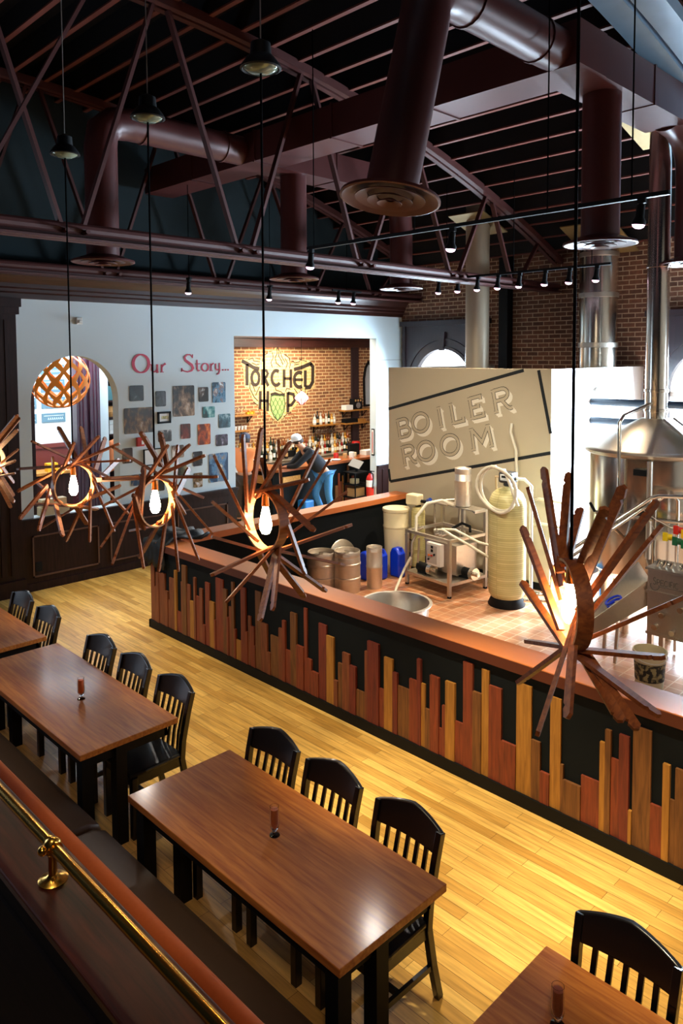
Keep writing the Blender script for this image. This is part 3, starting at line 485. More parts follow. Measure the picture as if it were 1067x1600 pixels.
MB().box(2.42, 2.64, .26, 4.57, 0, .985).build('core_panel', m_navy, st)
MB().box(2.39, 2.672, .26, 4.575, .985, 1.07).build('top_cap', m_cap, st, bevel=.006)
# dark jacket thrown over the corner of the counter
jk = MB(); n = 15; g = []
for i in range(n):
    row = []
    for j in range(n):
        u = i / (n - 1); v = j / (n - 1)
        x = 2.36 + .46 * u; s = v * .95
        if s < .28: y, z = -.05 - .012 * math.sin(i * 1.9), .80 + s + .03 * math.sin(i * 1.3)
        else: y, z = -.045 + (s - .28), 1.10 + .035 * math.sin(i * 1.1 + j * .8) + .06 * math.sin(PI * (s - .28) / .67) * (0.6 + .4 * math.sin(i * .9))
        row.append(jk.b.verts.new((x + .02 * math.sin(j * 1.7), y, z)))
    g.append(row)
for i in range(n - 1):
    for j in range(n - 1): jk.face([g[i][j], g[i + 1][j], g[i + 1][j + 1], g[i][j + 1]])
o = jk.build('jacket', M('black_jacket_cloth', '0c1016', .6), None, True, loc=(2.55, .2, 1.07), angle=180)
s = o.modifiers.new('thick', 'SOLIDIFY'); s.thickness = .025; s.offset = 1
tag(o, 'black jacket thrown over the left corner of the orange counter', 'jacket')

# ------------------------------------------------------------------ tables, chairs, bench
def table(x0, x1, y0, y1, label):
    t = thing('dining_table', label, 'table', ((x0 + x1) / 2, (y0 + y1) / 2, 0), 'long walnut tables along the bench')
    MB().box(x0, x1, y0, y1, .71, .75).build('tabletop', m_table, t, bevel=.004)
    MB().box(x0 + .06, x1 - .06, y0 + .05, y0 + .075, .62, .71).box(x0 + .06, x1 - .06, y1 - .075, y1 - .05, .62, .71).box(x0 + .06, x0 + .085, y0 + .05, y1 - .05, .62, .71).box(x1 - .085, x1 - .06, y0 + .05, y1 - .05, .62, .71).build('apron', m_tleg, t)
    for x in (x0 + .04, x1 - .12):
        for y in (y0 + .03, y0 + .27): MB().box(x, x + .08, y, y + .08, 0, .71).build('leg', m_tleg, t)
TY0, TY1 = -2.606, -1.88
table(1.9, 3.83, TY0, TY1, 'walnut table at the far left edge, only its corner in view')
table(4.05, 6.02, TY0, TY1, 'long walnut table at the left with three chairs behind it')
table(6.63, 8.39, TY0, TY1, 'long walnut table in the centre foreground with two bright reflections')
table(8.926, 10.75, TY0, TY1, 'walnut table cut off by the lower right edge')
def chair(label, x, y=-2.035, rz_=0):
    t = thing('dining_chair', label, 'chair', (0, 0, 0), 'black slat back dining chairs')
    s = MB().prism([(-.20, -.22), (.20, -.22), (.215, -.1), (.205, .20), (-.205, .20), (-.215, -.1)], XY(.43), 0, .035)
    s.build('seat', m_chair, t, bevel=.012)
    for sx in (-1, 1):
        post = [(sx * .195, .285, 0), (sx * .195, .235, .2), (sx * .195, .195, .42), (sx * .198, .205, .55), (sx * .205, .245, .75), (sx * .208, .28, .88)]
        p = MB()
        for a, b in zip(post, post[1:]): p.bar(a, (Vector(b) + (Vector(b) - Vector(a)).normalized() * .006), .035, .042, (0, 1, 0))
        p.build('rear_post', m_chair, t, bevel=.004)
        MB().prism([(sx * .19 - .022, -.205), (sx * .19 + .022, -.205), (sx * .19 + .022, -.16), (sx * .19 - .022, -.16)], XY(0), 0, .43).build('front_leg', m_chair, t, bevel=.004)
        MB().bar((sx * .19, -.18, .2), (sx * .195, .235, .2), .02, .03).build('stretcher', m_chair, t)
    MB().bar((-.19, -.02, .2), (.19, -.02, .2), .02, .03).build('stretcher', m_chair, t)
    MB().box(-.19, .19, -.2, -.18, .37, .43).box(-.19, .19, .17, .19, .37, .43).box(-.2, -.18, -.2, .19, .37, .43).box(.18, .2, -.2, .19, .37, .43).build('seat_rail', m_chair, t)
    # crest rail rises to a blunt point in the middle and bows backwards
    c = MB(); n = 12; F = []
    for i in range(n + 1):
        u = -1 + 2 * i / n; x_ = u * .222; top = .885 + .05 * (1 - abs(u) ** 1.3); bot = .775; bow = .03 * (1 - u * u)
        yb = lambda z: .245 + (z - .75) * .27 + bow
        F.append([c.b.verts.new(q) for q in ((x_, yb(bot) - .014, bot), (x_, yb(bot) + .014, bot), (x_, yb(top) + .014, top), (x_, yb(top) - .014, top))])
    for A, B in zip(F, F[1:]):
        for k in range(4): c.face([A[k], A[(k + 1) % 4], B[(k + 1) % 4], B[k]])
    c.face(F[0]); c.face(F[-1][::-1])
    c.build('crest_rail', m_chair, t, True, bevel=.006, angle=30)
    for i in range(5):
        x_ = -.13 + i * .065; bow = .028 * (1 - (x_ / .2) ** 2)
        b = MB()
        pts = [(x_, .19 + .01, .44), (x_, .205 + bow * .6, .58), (x_, .252 + bow, .785)]
        for p, q in zip(pts, pts[1:]): b.bar(p, q, .024, .012, (0, 1, 0))
        b.build('back_slat', m_chair, t)
    t.location = (x, y, 0); t.rotation_euler = (0, 0, rz_)
    return t
ch0 = chair('black slat back chair at the centre table, nearest its right end', 8.045)
cl = [(7.475, -2.035, 0, 'black slat back chair at the middle of the centre table'), (6.945, -2.035, .03, 'black slat back chair at the centre table, nearest its left end'), (5.79, -2.03, 0, 'black slat back chair at the right end of the left table, seat in view'), (5.205, -2.03, -.02, 'black slat back chair at the middle of the left table'), (4.64, -2.03, .03, 'black slat back chair at the far end of the left table'), (3.585, -2.03, .03, 'black slat back chair with blue sheen at the far left table corner'), (2.95, -2.02, .03, 'black slat back chair cut by the left edge of the picture'), (9.23, -2.04, 0, 'black slat back chair at the lower right table')]
for x, y, r, lb in cl:
    c = copy_tree(ch0); c.location = (x, y, 0); c.rotation_euler = (0, 0, r); c['label'] = lb
bn = thing('bench_seat', 'long brown vinyl bench along the partition behind the tables', 'bench', (6, -2.9, 0))
MB().box(1.2, 11, -3.08, -2.75, 0, .3).build('base', m_black, bn)
for x0, x1 in ((1.2, 3.86), (3.9, 6.33), (6.37, 8.8), (8.84, 11)):
    q = MB(); pr = [(-3.1, .3), (-2.68, .3), (-2.63, .33), (-2.61, .38), (-2.63, .44), (-2.7, .475), (-2.9, .485), (-3.1, .475)]
    q.prism(pr, lambda u, v, d: Vector((d, u, v)), x0, x1).build('seat_cushion', m_vinyl, bn, True, bevel=.02)
MB().prism([(-3.21, .3), (-3.09, .3), (-3.10, .88), (-3.21, .88)], lambda u, v, d: Vector((d, u, v)), 1.2, 11).build('backrest', m_vinyl, bn)
MB().tube([(1.2, -3.152, .91), (11, -3.152, .91)], .05, 20).build('back_roll', m_terra, bn, True)
pt = thing('partition', 'dark mahogany partition with a broad ledge behind the bench', 'partition', (6, -3.4, 0))
MB().box(1.2, 11, -3.47, -3.215, 0, .95).build('body', m_pbody, pt)
MB().box(1.2, 11, -3.50, -3.212, .95, .99).build('ledge', m_ledge, pt, bevel=.008)
for x0 in (4.0, 5.4, 6.8, 8.2, 9.6):
    b = MB()
    for a in ((x0, x0 + 1.2, .80, .82), (x0, x0 + 1.2, .12, .14), (x0, x0 + .02, .12, .82), (x0 + 1.18, x0 + 1.2, .12, .82)): b.box(a[0], a[1], -3.485, -3.47, a[2], a[3])
    b.build('panel_moulding', m_pbody, pt)
rl = thing('hand_rail', 'polished brass rail on a ball post along the dark ledge', 'rail', (7.35, -3.355, .99))
MB().tube([(1.2, -3.355, 1.145), (11, -3.355, 1.145)], .0245, 20).build('rail_tube', m_brass, rl, True)
for x in (4.35, 7.35, 10.3):
    o = MB().lathe([(.062, .99), (.064, .997), (.05, 1.004), (.03, 1.01), (.02, 1.02), (.018, 1.10), (.024, 1.115), (.018, 1.12)], (x, -3.356, 0), 24).sphere((x, -3.355, 1.145), .041).build('post', m_brass, rl, True)
    MB().sphere((x, -3.40, 1.145), .022, seg=12).cyl((x - .035, -3.355, 1.145), (x + .035, -3.355, 1.145), .032, seg=20).build('finial', m_brass, o, True)
# footed glasses on the tables
def footed(x, y, label, fill):
    t = thing('footed_glass', label, 'glass', (x, y, .75), 'footed glasses on the tables')
    MB().lathe([(.001, .0), (.028, .0), (.028, .004), (.012, .010), (.009, .022), (.016, .034), (.024, .05), (.026, .075), (.024, .16), (.0225, .16), (.0243, .075), (.0222, .052), (.014, .038), (.001, .034)], (x, y, .75), 24, close=False).build('bowl', m_glass, t, True)
    MB().lathe([(.001, .04), (.012, .042), (.019, .055), (.021, .075), (.020, .145), (.001, .147)], (x, y, .75), 20, close=False).build('filling', M('amber_filling', fill, .4), t, True)
footed(7.516, -2.233, 'small footed glass with brown filling on the centre table', 'b0562a')
footed(5.257, -2.232, 'small footed glass with orange filling on the left table', 'd8622a')
footed(9.16, -2.20, 'small footed glass on the lower right table, cut by the edge', '8f4426')

# ------------------------------------------------------------------ stave pendant lamps
LN = {'a': 'stave lamp cut by the left picture edge', 'b': 'stave lamp before the arched opening, hoop facing the viewer', 'c': 'stave lamp before the photo wall, second from the arch', 'd': 'stave lamp hanging before the bar doorway', 'e': 'largest nearest stave lamp at the right, hoop seen edge on'}
def stave_lamp(k, d):
    c = Vector(d['c']); t = thing('pendant_lamp', LN[k], 'lamp', c, 'barrel stave pendant lamps')
    v = Vector(d['view']); R = Matrix.Rotation(d['ang'] * (-1 if k in 'de' else 1), 3, 'Z'); ax = R @ v
    e1 = Vector((-ax.y, ax.x, 0)).normalized(); e2 = Vector((0, 0, 1)); r = d['r']
    h = MB(); n = 36; Q = []
    for i in range(n):
        a = 2 * PI * i / n; q = e1 * math.cos(a) + e2 * math.sin(a)
        Q.append([h.b.verts.new(c + q * rr + ax * w) for rr, w in ((r, -.028), (r + .01, -.028), (r + .01, .028), (r, .028))])
    for i in range(n):
        A = Q[i]; B = Q[(i + 1) % n]
        for j in range(4): h.face([A[j], A[(j + 1) % 4], B[(j + 1) % 4], B[j]])
    h = h.build('hoop', m_hoop, t, True, angle=30); h.data.materials.append(m_stick)
    for p in h.data.polygons:
        pc = p.center - ax * p.center.dot(ax)
        if pc.length > r + .006: p.material_index = 1
    for b, e in d['sticks']:
        p = c + Vector(b); q = c + Vector(e); dr = (q - p); L = dr.length; dr.normalize()
        rad = (p - c).normalized(); side = dr.cross(rad)
        if side.length < .1: side = dr.cross(ax)
        side.normalize(); th = dr.cross(side).normalized()
        p = p - dr * .05; L += .05; w = .0175; hh = .007
        s = MB()
        out = [(0, -w), (L * .86, -w), (L * .885, -w * .5), (L * .91, -w), (L - .006, -w * .7), (L, w * .2), (L * .965, w), (0, w)]
        s.prism(out, lambda u, vv, dd: p + dr * u + side * vv + th * dd, -hh, hh)
        s.build('stave', m_stick, t)
    MB().cyl(c + Vector((0, 0, .135)), c + Vector((0, 0, .075)), .017, .021, seg=14).build('socket', m_socket, t, True)
    MB().lathe([(.001, -.075), (.018, -.07), (.03, -.048), (.033, -.02), (.024, .03), (.016, .065), (.013, .08)], c, 20, close=False).build('bulb', m_bulb, t, True)
    zd = 4.75
    MB().cyl(c + Vector((0, 0, .13)), (c.x, c.y, zd), .006, seg=8).build('cord', m_cord, t)
    MB().cyl((c.x, c.y, zd + .05), (c.x, c.y, rz(c.y)), .004, seg=6).build('hanging_chain', m_ss, t)
    dm = MB().lathe([(.012, .14), (.05, .12), (.055, .06), (.07, .05), (.10, .01), (.105, -.005), (.095, -.01), (.06, .02), (.01, .03)], (c.x, c.y, zd), 24).build('dome_canopy', m_black, t, True)
    MB().lathe([(.001, -.03), (.05, -.025), (.085, -.008), (.09, 0)], (c.x, c.y, zd), 20, close=False).build('glass_lens', M('green_lens', '7c8a78', .1, .3), dm, True)
for k, d in LAMPS.items(): stave_lamp(k, d)
# ------------------------------------------------------------------ brewing floor
def keg(label, x, y, r, h, bands, group=None, grip=True):
    t = thing('beer_keg', label, 'keg', (x, y, 0), group)
    pr = [(r * .86, 0), (r * .93, .0), (r * .93, .045), (r * .96, .06)]
    zs = [.06] + [b for b in bands] + [h - .09]
    for b in bands: pr += [(r * .96, b - .02), (r, b - .012), (r, b + .012), (r * .96, b + .02)]
    pr += [(r * .96, h - .10), (r * .93, h - .075)]
    MB().lathe(pr + [(r * .6, h - .05), (.001, h - .045)], (x, y, 0), 36, close=False).build('body', m_keg, t, True)
    MB().lathe([(r * .93, h - .08), (r * .95, h - .07), (r * .95, h - .005), (r * .93, h), (r * .90, h - .003), (r * .90, h - .07)], (x, y, 0), 36, close=False).build('top_chime', m_keg, t, True)
    MB().cyl((x, y, h - .05), (x, y, h - .01), .03, seg=16).box(x - .045, x + .045, y - .006, y + .006, h - .02, h - .012).build('valve', m_ss, t)
    a = math.radians(-48)
    for da in (-.45, .0): pass
    v = Matrix.Translation((x, y, 0)) @ Matrix.Rotation(a, 4, 'Z')
    MB().box(r * .90, r * .965, -.045, .045, h - .062, h - .028, v).build('hand_hole', m_white, t)
keg('wide steel keg beside the round lid, leftmost of the kegs', 2.90, 2.42, .205, .56, (.2, .38))
keg('wide steel keg standing between its twin and the slim keg', 3.17, 2.66, .195, .58, (.2, .40))
keg('slim tall steel keg in front of the blue jerrycans', 3.32, 3.06, .118, .585, (.30,))
t = thing('metal_disc', 'round steel lid leaning against the black half wall', 'lid', (2.72, 2.85, 0))
Rm = Matrix.Translation((2.72, 3.02, .30)) @ Matrix.Rotation(math.radians(78), 4, 'Y')
MB().lathe([(.001, 0), (.27, 0), (.285, .012), (.27, .022), (.001, .03)], (0, 0, 0), 40, Rm).build('disc', m_ss, t, True)
for (x, y, lb, h) in ((3.0, 3.24, 'blue jerrycan nearest the steel kegs', .42), (3.10, 3.42, 'blue jerrycan right behind the slim keg', .44), (3.22, 3.68, 'blue jerrycan between the slim keg and the salt tank', .44)):
    t = thing('jerrycan', lb, 'jerrycan', (x, y, 0), 'blue jerrycans')
    MB().box(x - .10, x + .10, y - .075, y + .075, 0, h * .8).prism([(-.10, h * .8), (.10, h * .8), (.04, h), (-.06, h)], lambda u, v, d: Vector((x + u, y + d, v)), -.075, .075).build('body', m_blue, t, True, bevel=.03)
    MB().cyl((x + .06, y, h * .86), (x + .06, y, h + .01), .022, seg=14).build('screw_cap', m_blue, t)
t = thing('salt_tank', 'tall cream brine tank with a round lid beside the half wall', 'tank', (3.03, 3.86, 0))
MB().lathe([(.15, 0), (.16, .01), (.175, .35), (.19, .68), (.19, .69), (.197, .70), (.197, .72), (.19, .73), (.195, .93), (.205, .94), (.205, .96)], (3.03, 3.86, 0), 32).build('body', m_plastic, t, True)
MB().lathe([(.208, .955), (.21, .965), (.205, .985), (.12, .995), (.001, .998)], (3.03, 3.86, 0), 32, close=False).build('lid', m_plastic, t, True)
t = thing('water_softener', 'slim resin tank with a cream control head beside the brine tank', 'softener', (3.30, 4.06, 0))
MB().lathe([(.11, 0), (.115, .05), (.10, .10)], (3.30, 4.06, 0), 24).build('foot', m_black, t, True)
MB().lathe([(.08, .06), (.10, .10), (.105, .14), (.105, .93), (.09, .985), (.05, 1.01), (.03, 1.02)], (3.30, 4.06, 0), 28).build('resin_tank', m_frp, t, True)
MB().cyl((3.30, 4.06, 1.01), (3.30, 4.06, 1.05), .045).build('neck', m_black, t)
MB().box(3.14, 3.36, 3.95, 4.12, 1.04, 1.20).build('control_head', m_plastic, t, bevel=.02)
MB().tube([(3.36, 4.06, 1.10), (3.47, 4.08, 1.10), (3.58, 4.10, 1.10)], .025).build('bypass_valve', m_black, t, True)
MB().cyl((3.50, 4.04, 1.13), (3.58, 4.0, 1.16), .03).build('valve_handle', M('blue_handle', '1c3a8c', .4), t)
MB().tube([(3.58, 4.1, 1.10), (3.66, 4.12, 1.14), (3.84, 4.3, 1.16), (3.88, 4.32, 1.05), (3.88, 4.32, .1)], .017).tube([(3.58, 4.1, 1.08), (3.60, 4.1, .2)], .017).build('pipe', m_ss, t, True)
MB().tube([(3.12, 3.80, .93), (3.16, 3.82, .8), (3.2, 3.84, .62), (3.26, 3.92, .52), (3.3, 3.94, .5)], .008, 8).build('brine_hose', m_black, t, True)
# stainless filter skid
sk = thing('filter_skid', 'stainless filter skid with control box and pumps on the tile floor', 'machine', (3.56, 3.50, 0))
LX, LY = .84, .72
S = Matrix.Translation((3.56, 3.50, 0)) @ Matrix.Rotation(-.12, 4, 'Z')
def sv(x, y, z): return S @ Vector((x, y, z))
for x, y, h in ((0, 0, .80), (LX, 0, .80), (0, LY, 1.12), (LX, LY, 1.12), (LX * .5, LY, 1.12)):
    MB().box(x - .022, x + .022, y - .022, y + .022, .02, h, S).build('post', m_ss, sk)
    MB().cyl(sv(x, y, 0), sv(x, y, .025), .03, seg=12).build('foot', m_black, sk)
fr = MB()
for z in (.78, .18):
    if z < .5: fr.build('frame_rail', m_ss, sk); fr = MB()
    fr.box(0, LX, -.02, .02, z - .02, z + .02, S).box(0, LX, LY - .02, LY + .02, z - .02, z + .02, S).box(-.02, .02, 0, LY, z - .02, z + .02, S).box(LX - .02, LX + .02, 0, LY, z - .02, z + .02, S)
fr.build('frame_rail', m_ss, sk); fr = MB(); fr.box(0, LX, LY - .02, LY + .02, 1.09, 1.13, S); fr.box(LX - .02, LX + .02, LY - .24, LY + .02, 1.10, 1.13, S); fr.box(-.02, .02, LY - .24, LY + .02, 1.10, 1.13, S)
fr.build('frame_rail', m_ss, sk)
MB().box(.02, LX - .02, .02, LY - .02, .19, .20, S).build('lower_shelf', m_ss, sk)
MB().box(.02, .32, LY - .25, LY, 1.125, 1.14, S).box(.36, LX, LY - .25, LY, 1.125, 1.14, S).build('upper_shelf', m_ss, sk)
MB().box(.14, LX - .10, .24, LY - .06, .24, .64, S).box(.12, LX - .08, .22, LY - .04, .64, .66, S).build('water_tank', m_ss, sk)
cb = MB().box(.50, .76, -.10, -.025, .42, .73, S).build('control_box', M('control_box_white', 'cfc9c2', .4), sk, bevel=.005)
MB().box(.515, .70, -.105, -.10, .45, .70, S).build('front_plate', M('grey_front_plate', 'a79f97', .4), cb)
for z in (.66, .61): MB().box(.59, .63, -.11, -.105, z, z + .035, S).build('display', m_black, cb)
for x, z, mt in ((.61, .56, m_red), (.56, .56, M('orange_lamp', 'd86a20', .3)), (.66, .58, m_black), (.55, .50, m_black)): MB().cyl(sv(x, -.105, z), sv(x, -.125, z), .013, seg=10).build('button', mt, cb)
for x, y in ((.30, .10), (LX - .02, LY * .55)):
    p = MB().cyl(sv(x - .16, y, .28), sv(x + .06, y, .28), .065, seg=18).box(x - .14, x + .02, y - .05, y + .05, .2, .24, S).build('pump_motor', m_black, sk, True)
    MB().cyl(sv(x + .06, y, .28), sv(x + .13, y, .28), .085, seg=18).cyl(sv(x + .13, y, .28), sv(x + .19, y, .28), .03, seg=12).build('pump_head', m_ss2, p, True)
for x in (.12, .5, .56, .62): MB().cyl(sv(x, .08, .80), sv(x + .06, .14, .84), .022, seg=10).cyl(sv(x, .1, .78), sv(x, .1, .88), .014, seg=8).build('valve', m_ss, sk)
MB().tube([sv(.12, .06, .74), sv(.10, .0, .62), sv(.12, -.02, .5), sv(.12, -.04, .3)], .018).tube([sv(.2, .05, .7), sv(.2, .02, .35)], .015).build('inlet_pipe', m_ss, sk, True)
MB().tube([sv(.18, .0, .80), sv(.14, .05, 1.0), sv(.2, .2, 1.18), sv(.32, .38, 1.22), sv(.42, .5, 1.15)], .022).build('white_hose', m_hose, sk, True)
MB().tube([sv(.45, .1, .85), sv(.6, .12, .88), sv(.78, .1, .84), sv(.95, .25, .72), sv(1.15, .45, .55), sv(1.35, .5, .52)], .018).tube([sv(.5, .2, .86), sv(.7, .25, .88), sv(1.0, .4, .74), sv(1.4, .6, .66)], .018).build('white_hose', m_hose, sk, True)
MB().tube([sv(.5, .4, .84), sv(.6, .5, .92), sv(.75, .5, .90), sv(.8, .45, .84)], .02).build('black_hose', m_black, sk, True)
t = thing('steel_canister', 'brushed steel canister standing upright on the skid shelf', 'canister', sv(.52, LY - .12, 1.14))
cc = sv(.52, LY - .12, 1.142)
MB().lathe([(.10, 0), (.118, .01), (.118, .36), (.122, .365), (.122, .375), (.118, .38), (.118, .46), (.114, .465), (.118, .47), (.118, .545), (.11, .55), (.10, .53), (.001, .52)], cc, 32, close=False).build('body', m_keg, t, True)
tag(MB().tube([sv(.12, -.04, .42), sv(.05, -.1, .25), (3.75, 3.05, .09), (3.95, 2.75, .03), (4.1, 2.5, .03), (4.3, 2.35, .03)], .02).build('drain_hose', m_hose, None, True, loc=(3.9, 2.8, 0)), 'clear drain hose running from the skid to the round pan', 'hose')
t = thing('round_pan', 'large round steel pan behind the orange counter', 'pan', (4.62, 2.05, 0))
MB().lathe([(.001, .02), (.36, .02), (.38, .05), (.40, .30), (.435, .31), (.435, .325), (.40, .325), (.385, .30), (.365, .055), (.34, .04), (.001, .04)], (4.62, 2.05, 0), 44, close=False).build('pan_body', m_ss, t, True)
# big filter tank with coiled hose
t = thing('water_filter', 'tall cream fibreglass filter tank on a black foot', 'tank', (5.08, 3.71, 0))
fx, fy = 5.08, 3.74
MB().lathe([(.24, 0), (.245, .02), (.205, .11), (.2, .13)], (fx, fy, 0), 36).build('foot', m_black, t, True)
MB().lathe([(.16, .08), (.21, .12), (.238, .17), (.243, .24), (.243, 1.32), (.235, 1.40), (.20, 1.48), (.14, 1.535), (.06, 1.56), (.05, 1.58)], (fx, fy, 0), 44).build('tank_shell', m_frp, t, True)
h = MB().cyl((fx, fy, 1.57), (fx, fy, 1.63), .06).box(fx - .10, fx + .10, fy - .08, fy + .10, 1.62, 1.77).build('control_head', M('charcoal_plastic', '2b2e32', .4), t, bevel=.03)
MB().box(fx - .06, fx + .05, fy - .087, fy - .08, 1.66, 1.74).build('face_panel', m_white, h); MB().box(fx - .04, fx + .03, fy - .09, fy - .087, 1.695, 1.725).build('display', m_black, h)
MB().tube([(fx + .1, fy + .05, 1.68), (fx + .2, fy + .08, 1.68), (fx + .29, fy + .1, 1.6), (fx + .3, fy + .1, .15)], .022).build('riser_pipe', m_white, t, True)
MB().tube([(fx - .1, fy + .05, 1.68), (fx - .26, fy + .12, 1.66), (fx - .30, fy + .2, 1.3), (fx - .27, fy + .1, .12)], .018).build('drop_pipe', M('tan_pipe', 'b8a17c', .5), t, True)
t = thing('hose_coil', 'white hose looped over the cream filter tank head', 'hose', (fx, 3.45, 1.55))
lp = []
for i in range(50):
    a = PI * .5 + i / 49 * 4 * PI; r = .285 + .018 * math.sin(i * .5) - .02 * (i > 25)
    lp.append((fx + .02 + r * math.cos(a) + .012 * math.sin(i * .7), 3.445 + .035 * (i > 25) + .012 * math.cos(i * .6) - .02 * math.sin(a), 1.57 + r * math.sin(a) * 1.05))
lp += [(fx + .12, 3.47, 1.84), (fx + .24, 3.46, 1.60), (fx + .34, 3.45, 1.40)]
MB().tube(lp, .019, 10).build('hose', m_hose, t, True)
tag(MB().tube([(4.62, 4.54, 2.32), (4.63, 4.5, 2.2), (4.68, 4.49, 2.08), (4.72, 4.5, 1.95), (4.72, 4.53, 1.6), (4.70, 4.54, .3)], .022).build('water_pipe', m_hose, None, True, loc=(4.7, 4.5, 1)), 'pale water pipe rising on the tan wall behind the filter tank', 'pipe')
# grey brackets / wall fittings
pv = thing('pipe_manifold', 'small steel valve manifold on the floor beside the filter tank', 'pipework', (5.55, 3.85, 0))
MB().tube([(5.35, 3.72, .12), (5.6, 3.85, .14), (5.78, 3.95, .12)], .028).tube([(5.42, 3.7, .22), (5.7, 3.85, .24), (5.72, 3.86, .05)], .02).build('pipe', m_ss2, pv, True)
for x, y in ((5.5, 3.79), (5.70, 3.90)): MB().cyl((x, y, .08), (x, y, .24), .025, seg=12).box(x - .05, x + .05, y - .01, y + .01, .24, .255).build('valve', m_ss, pv)
for z in (1.32, .98): tag(MB().tube([(5.0, 4.55, z - .05), (5.12, 4.44, z), (5.3, 4.40, z + .01), (5.45, 4.48, z - .02)], .018).build('wall_pipe', m_hose, None, True, loc=(5.2, 4.5, z)), 'short grey pipe bend beside the tank, %s of the two' % ('upper' if z > 1 else 'lower'), 'pipe')
# brew kettle
kt = thing('brew_kettle', 'large stainless brew kettle with conical roof and tall steam stack', 'kettle', (6.72, 4.40, 0))
KX, KY = 6.72, 4.42
MB().lathe([(.60, .62), (.76, .74), (.77, .80), (.77, 2.12)], (KX, KY, 0), 64).build('shell', m_ss2, kt, True)
MB().lathe([(.77, 2.10), (.81, 2.12), (.82, 2.15), (.80, 2.18), (.77, 2.19), (.5, 2.34), (.17, 2.52)], (KX, KY, 0), 64).build('cone_roof', m_ss, kt, True)
MB().cyl((KX, KY, 2.5), (KX, KY, 6.0), .128, seg=36).build('steam_stack', m_ss2, kt, True)
for z in (2.62, 2.86, 4.35): MB().lathe([(.128, -.02), (.14, -.015), (.14, .015), (.128, .02)], (KX, KY, z), 36, close=False).build('clamp_ring', m_ss2, kt, True)
MB().bar((KX, KY - .42, rz(KY - .42) - .02), (KX, KY + .42, rz(KY + .42) - .02), .8, .02).build('roof_flashing', M('flashing_steel', '86714a', .5, .5), kt)
MB().box(-.22, .22, -.16, .16, 0, .03, Matrix.Translation((KX + .43, KY - .25, 2.40)) @ Matrix.Rotation(.5, 4, 'Y') @ Matrix.Rotation(-.5, 4, 'Z')).box(-.20, .24, -.10, .18, .035, .06, Matrix.Translation((KX + .47, KY - .22, 2.41)) @ Matrix.Rotation(.5, 4, 'Y') @ Matrix.Rotation(-.4, 4, 'Z')).build('manway_door', m_ss, kt, bevel=.01)
MB().tube([(KX - .05, KY - .86, 1.35), (KX - .05, KY - .86, 2.52), (KX - .03, KY - .80, 2.60), (KX, KY - .2, 2.70), (KX, KY - .1, 2.70)], .022).build('spray_pipe', m_ss2, kt, True)
MB().tube([(KX + .28, KY - .80, 1.0), (KX + .28, KY - .80, 2.1)], .03).build('sight_glass', m_ss, kt, True)
MB().box(KX + .10, KX + .24, KY - .82, KY - .76, 1.93, 2.0).build('lamp_box', m_black, kt)
for a in (20, 100, 160, 215, 262, 310):
    x = KX + .58 * math.cos(math.radians(a)); y = KY + .58 * math.sin(math.radians(a)); MB().cyl((x, y, 0), (x, y, .72), .055, seg=16).build('leg', m_ss2, kt, True)
tag(MB().box(5.86, 6.14, 3.58, 3.88, 0, .62).build('blue_bin', M('sky_blue_plastic', '2f7fc4', .4), None, bevel=.02, loc=(5.97, 3.8, 0)), 'sky blue plastic bin standing below the kettle', 'bin')
t = thing('fermenting_vessel', 'lower part of a steel vessel at the right edge by the bucket', 'vessel', (7.84, 2.70, 0))
MB().cyl((7.84, 2.70, 0), (7.84, 2.70, .42), .075, seg=20).lathe([(.075, .42), (.07, .45), (.04, .47), (.001, .475)], (7.84, 2.70, 0), 20, close=False).build('body', m_ss2, t, True)
# platform handrails and pipework in front of the kettle
hr = thing('platform_handrail', 'bent stainless double handrail in front of the kettle', 'handrail', (7.05, 3.35, 0))
MB().tube([(6.50, 2.77, 1.16), (7.05, 3.36, 1.68), (7.10, 3.42, 1.73), (7.16, 3.47, 1.755), (7.9, 4.2, 1.72)], .021).tube([(6.50, 2.76, 1.08), (7.03, 3.33, 1.60), (7.09, 3.40, 1.655), (7.13, 3.44, 1.64), (7.135, 3.45, 1.58), (7.14, 3.44, .02)], .019).build('rail', m_ss2, hr, True)
MB().tube([(7.14, 3.46, 1.60), (7.15, 3.47, 1.70), (7.2, 3.52, 1.745), (7.28, 3.60, 1.745), (7.31, 3.63, 1.70), (7.31, 3.63, .02)], .019).tube([(6.52, 2.79, 1.10), (6.53, 2.8, .02)], .019).build('rail', m_ss2, hr, True)
vp = thing('valve_pipe', 'horizontal steel pipe with a black lever before the kettle shell', 'pipe', (6.67, 3.1, 1.5))
MB().tube([(6.66, 3.02, 1.575), (7.03, 3.40, 1.50), (7.9, 4.1, 1.40)], .022).tube([(6.70, 3.06, 1.56), (6.72, 3.6, 1.2), (6.72, 3.75, 1.2)], .02).build('pipe', m_ss2, vp, True)
MB().bar((6.66, 3.02, 1.58), (6.62, 2.98, 1.68), .02, .03).build('lever', m_black, vp)
# black insulated lines leaving the white enclosure
for z, lb in ((2.605, 'black insulated pipe leaving the white enclosure wall, upper one'), (2.33, 'black insulated pipe leaving the white enclosure wall, lower one')):
    tag(MB().cyl((5.222, 5.73, z), (9.6, 5.73, z), .055, seg=20).build('insulated_pipe', M('black_insulation', '14202e', .4), None, True, loc=(5.3, 5.73, z)), lb, 'pipe')
tag(MB().box(5.222, 5.30, 5.86, 6.08, 2.72, 2.82).cyl((5.26, 5.82, 2.76), (5.33, 5.80, 2.75), .04).build('wall_camera', m_white, None, loc=(5.222, 5.95, 2.77)), 'small white device mounted on the white enclosure above the pipes', 'device')
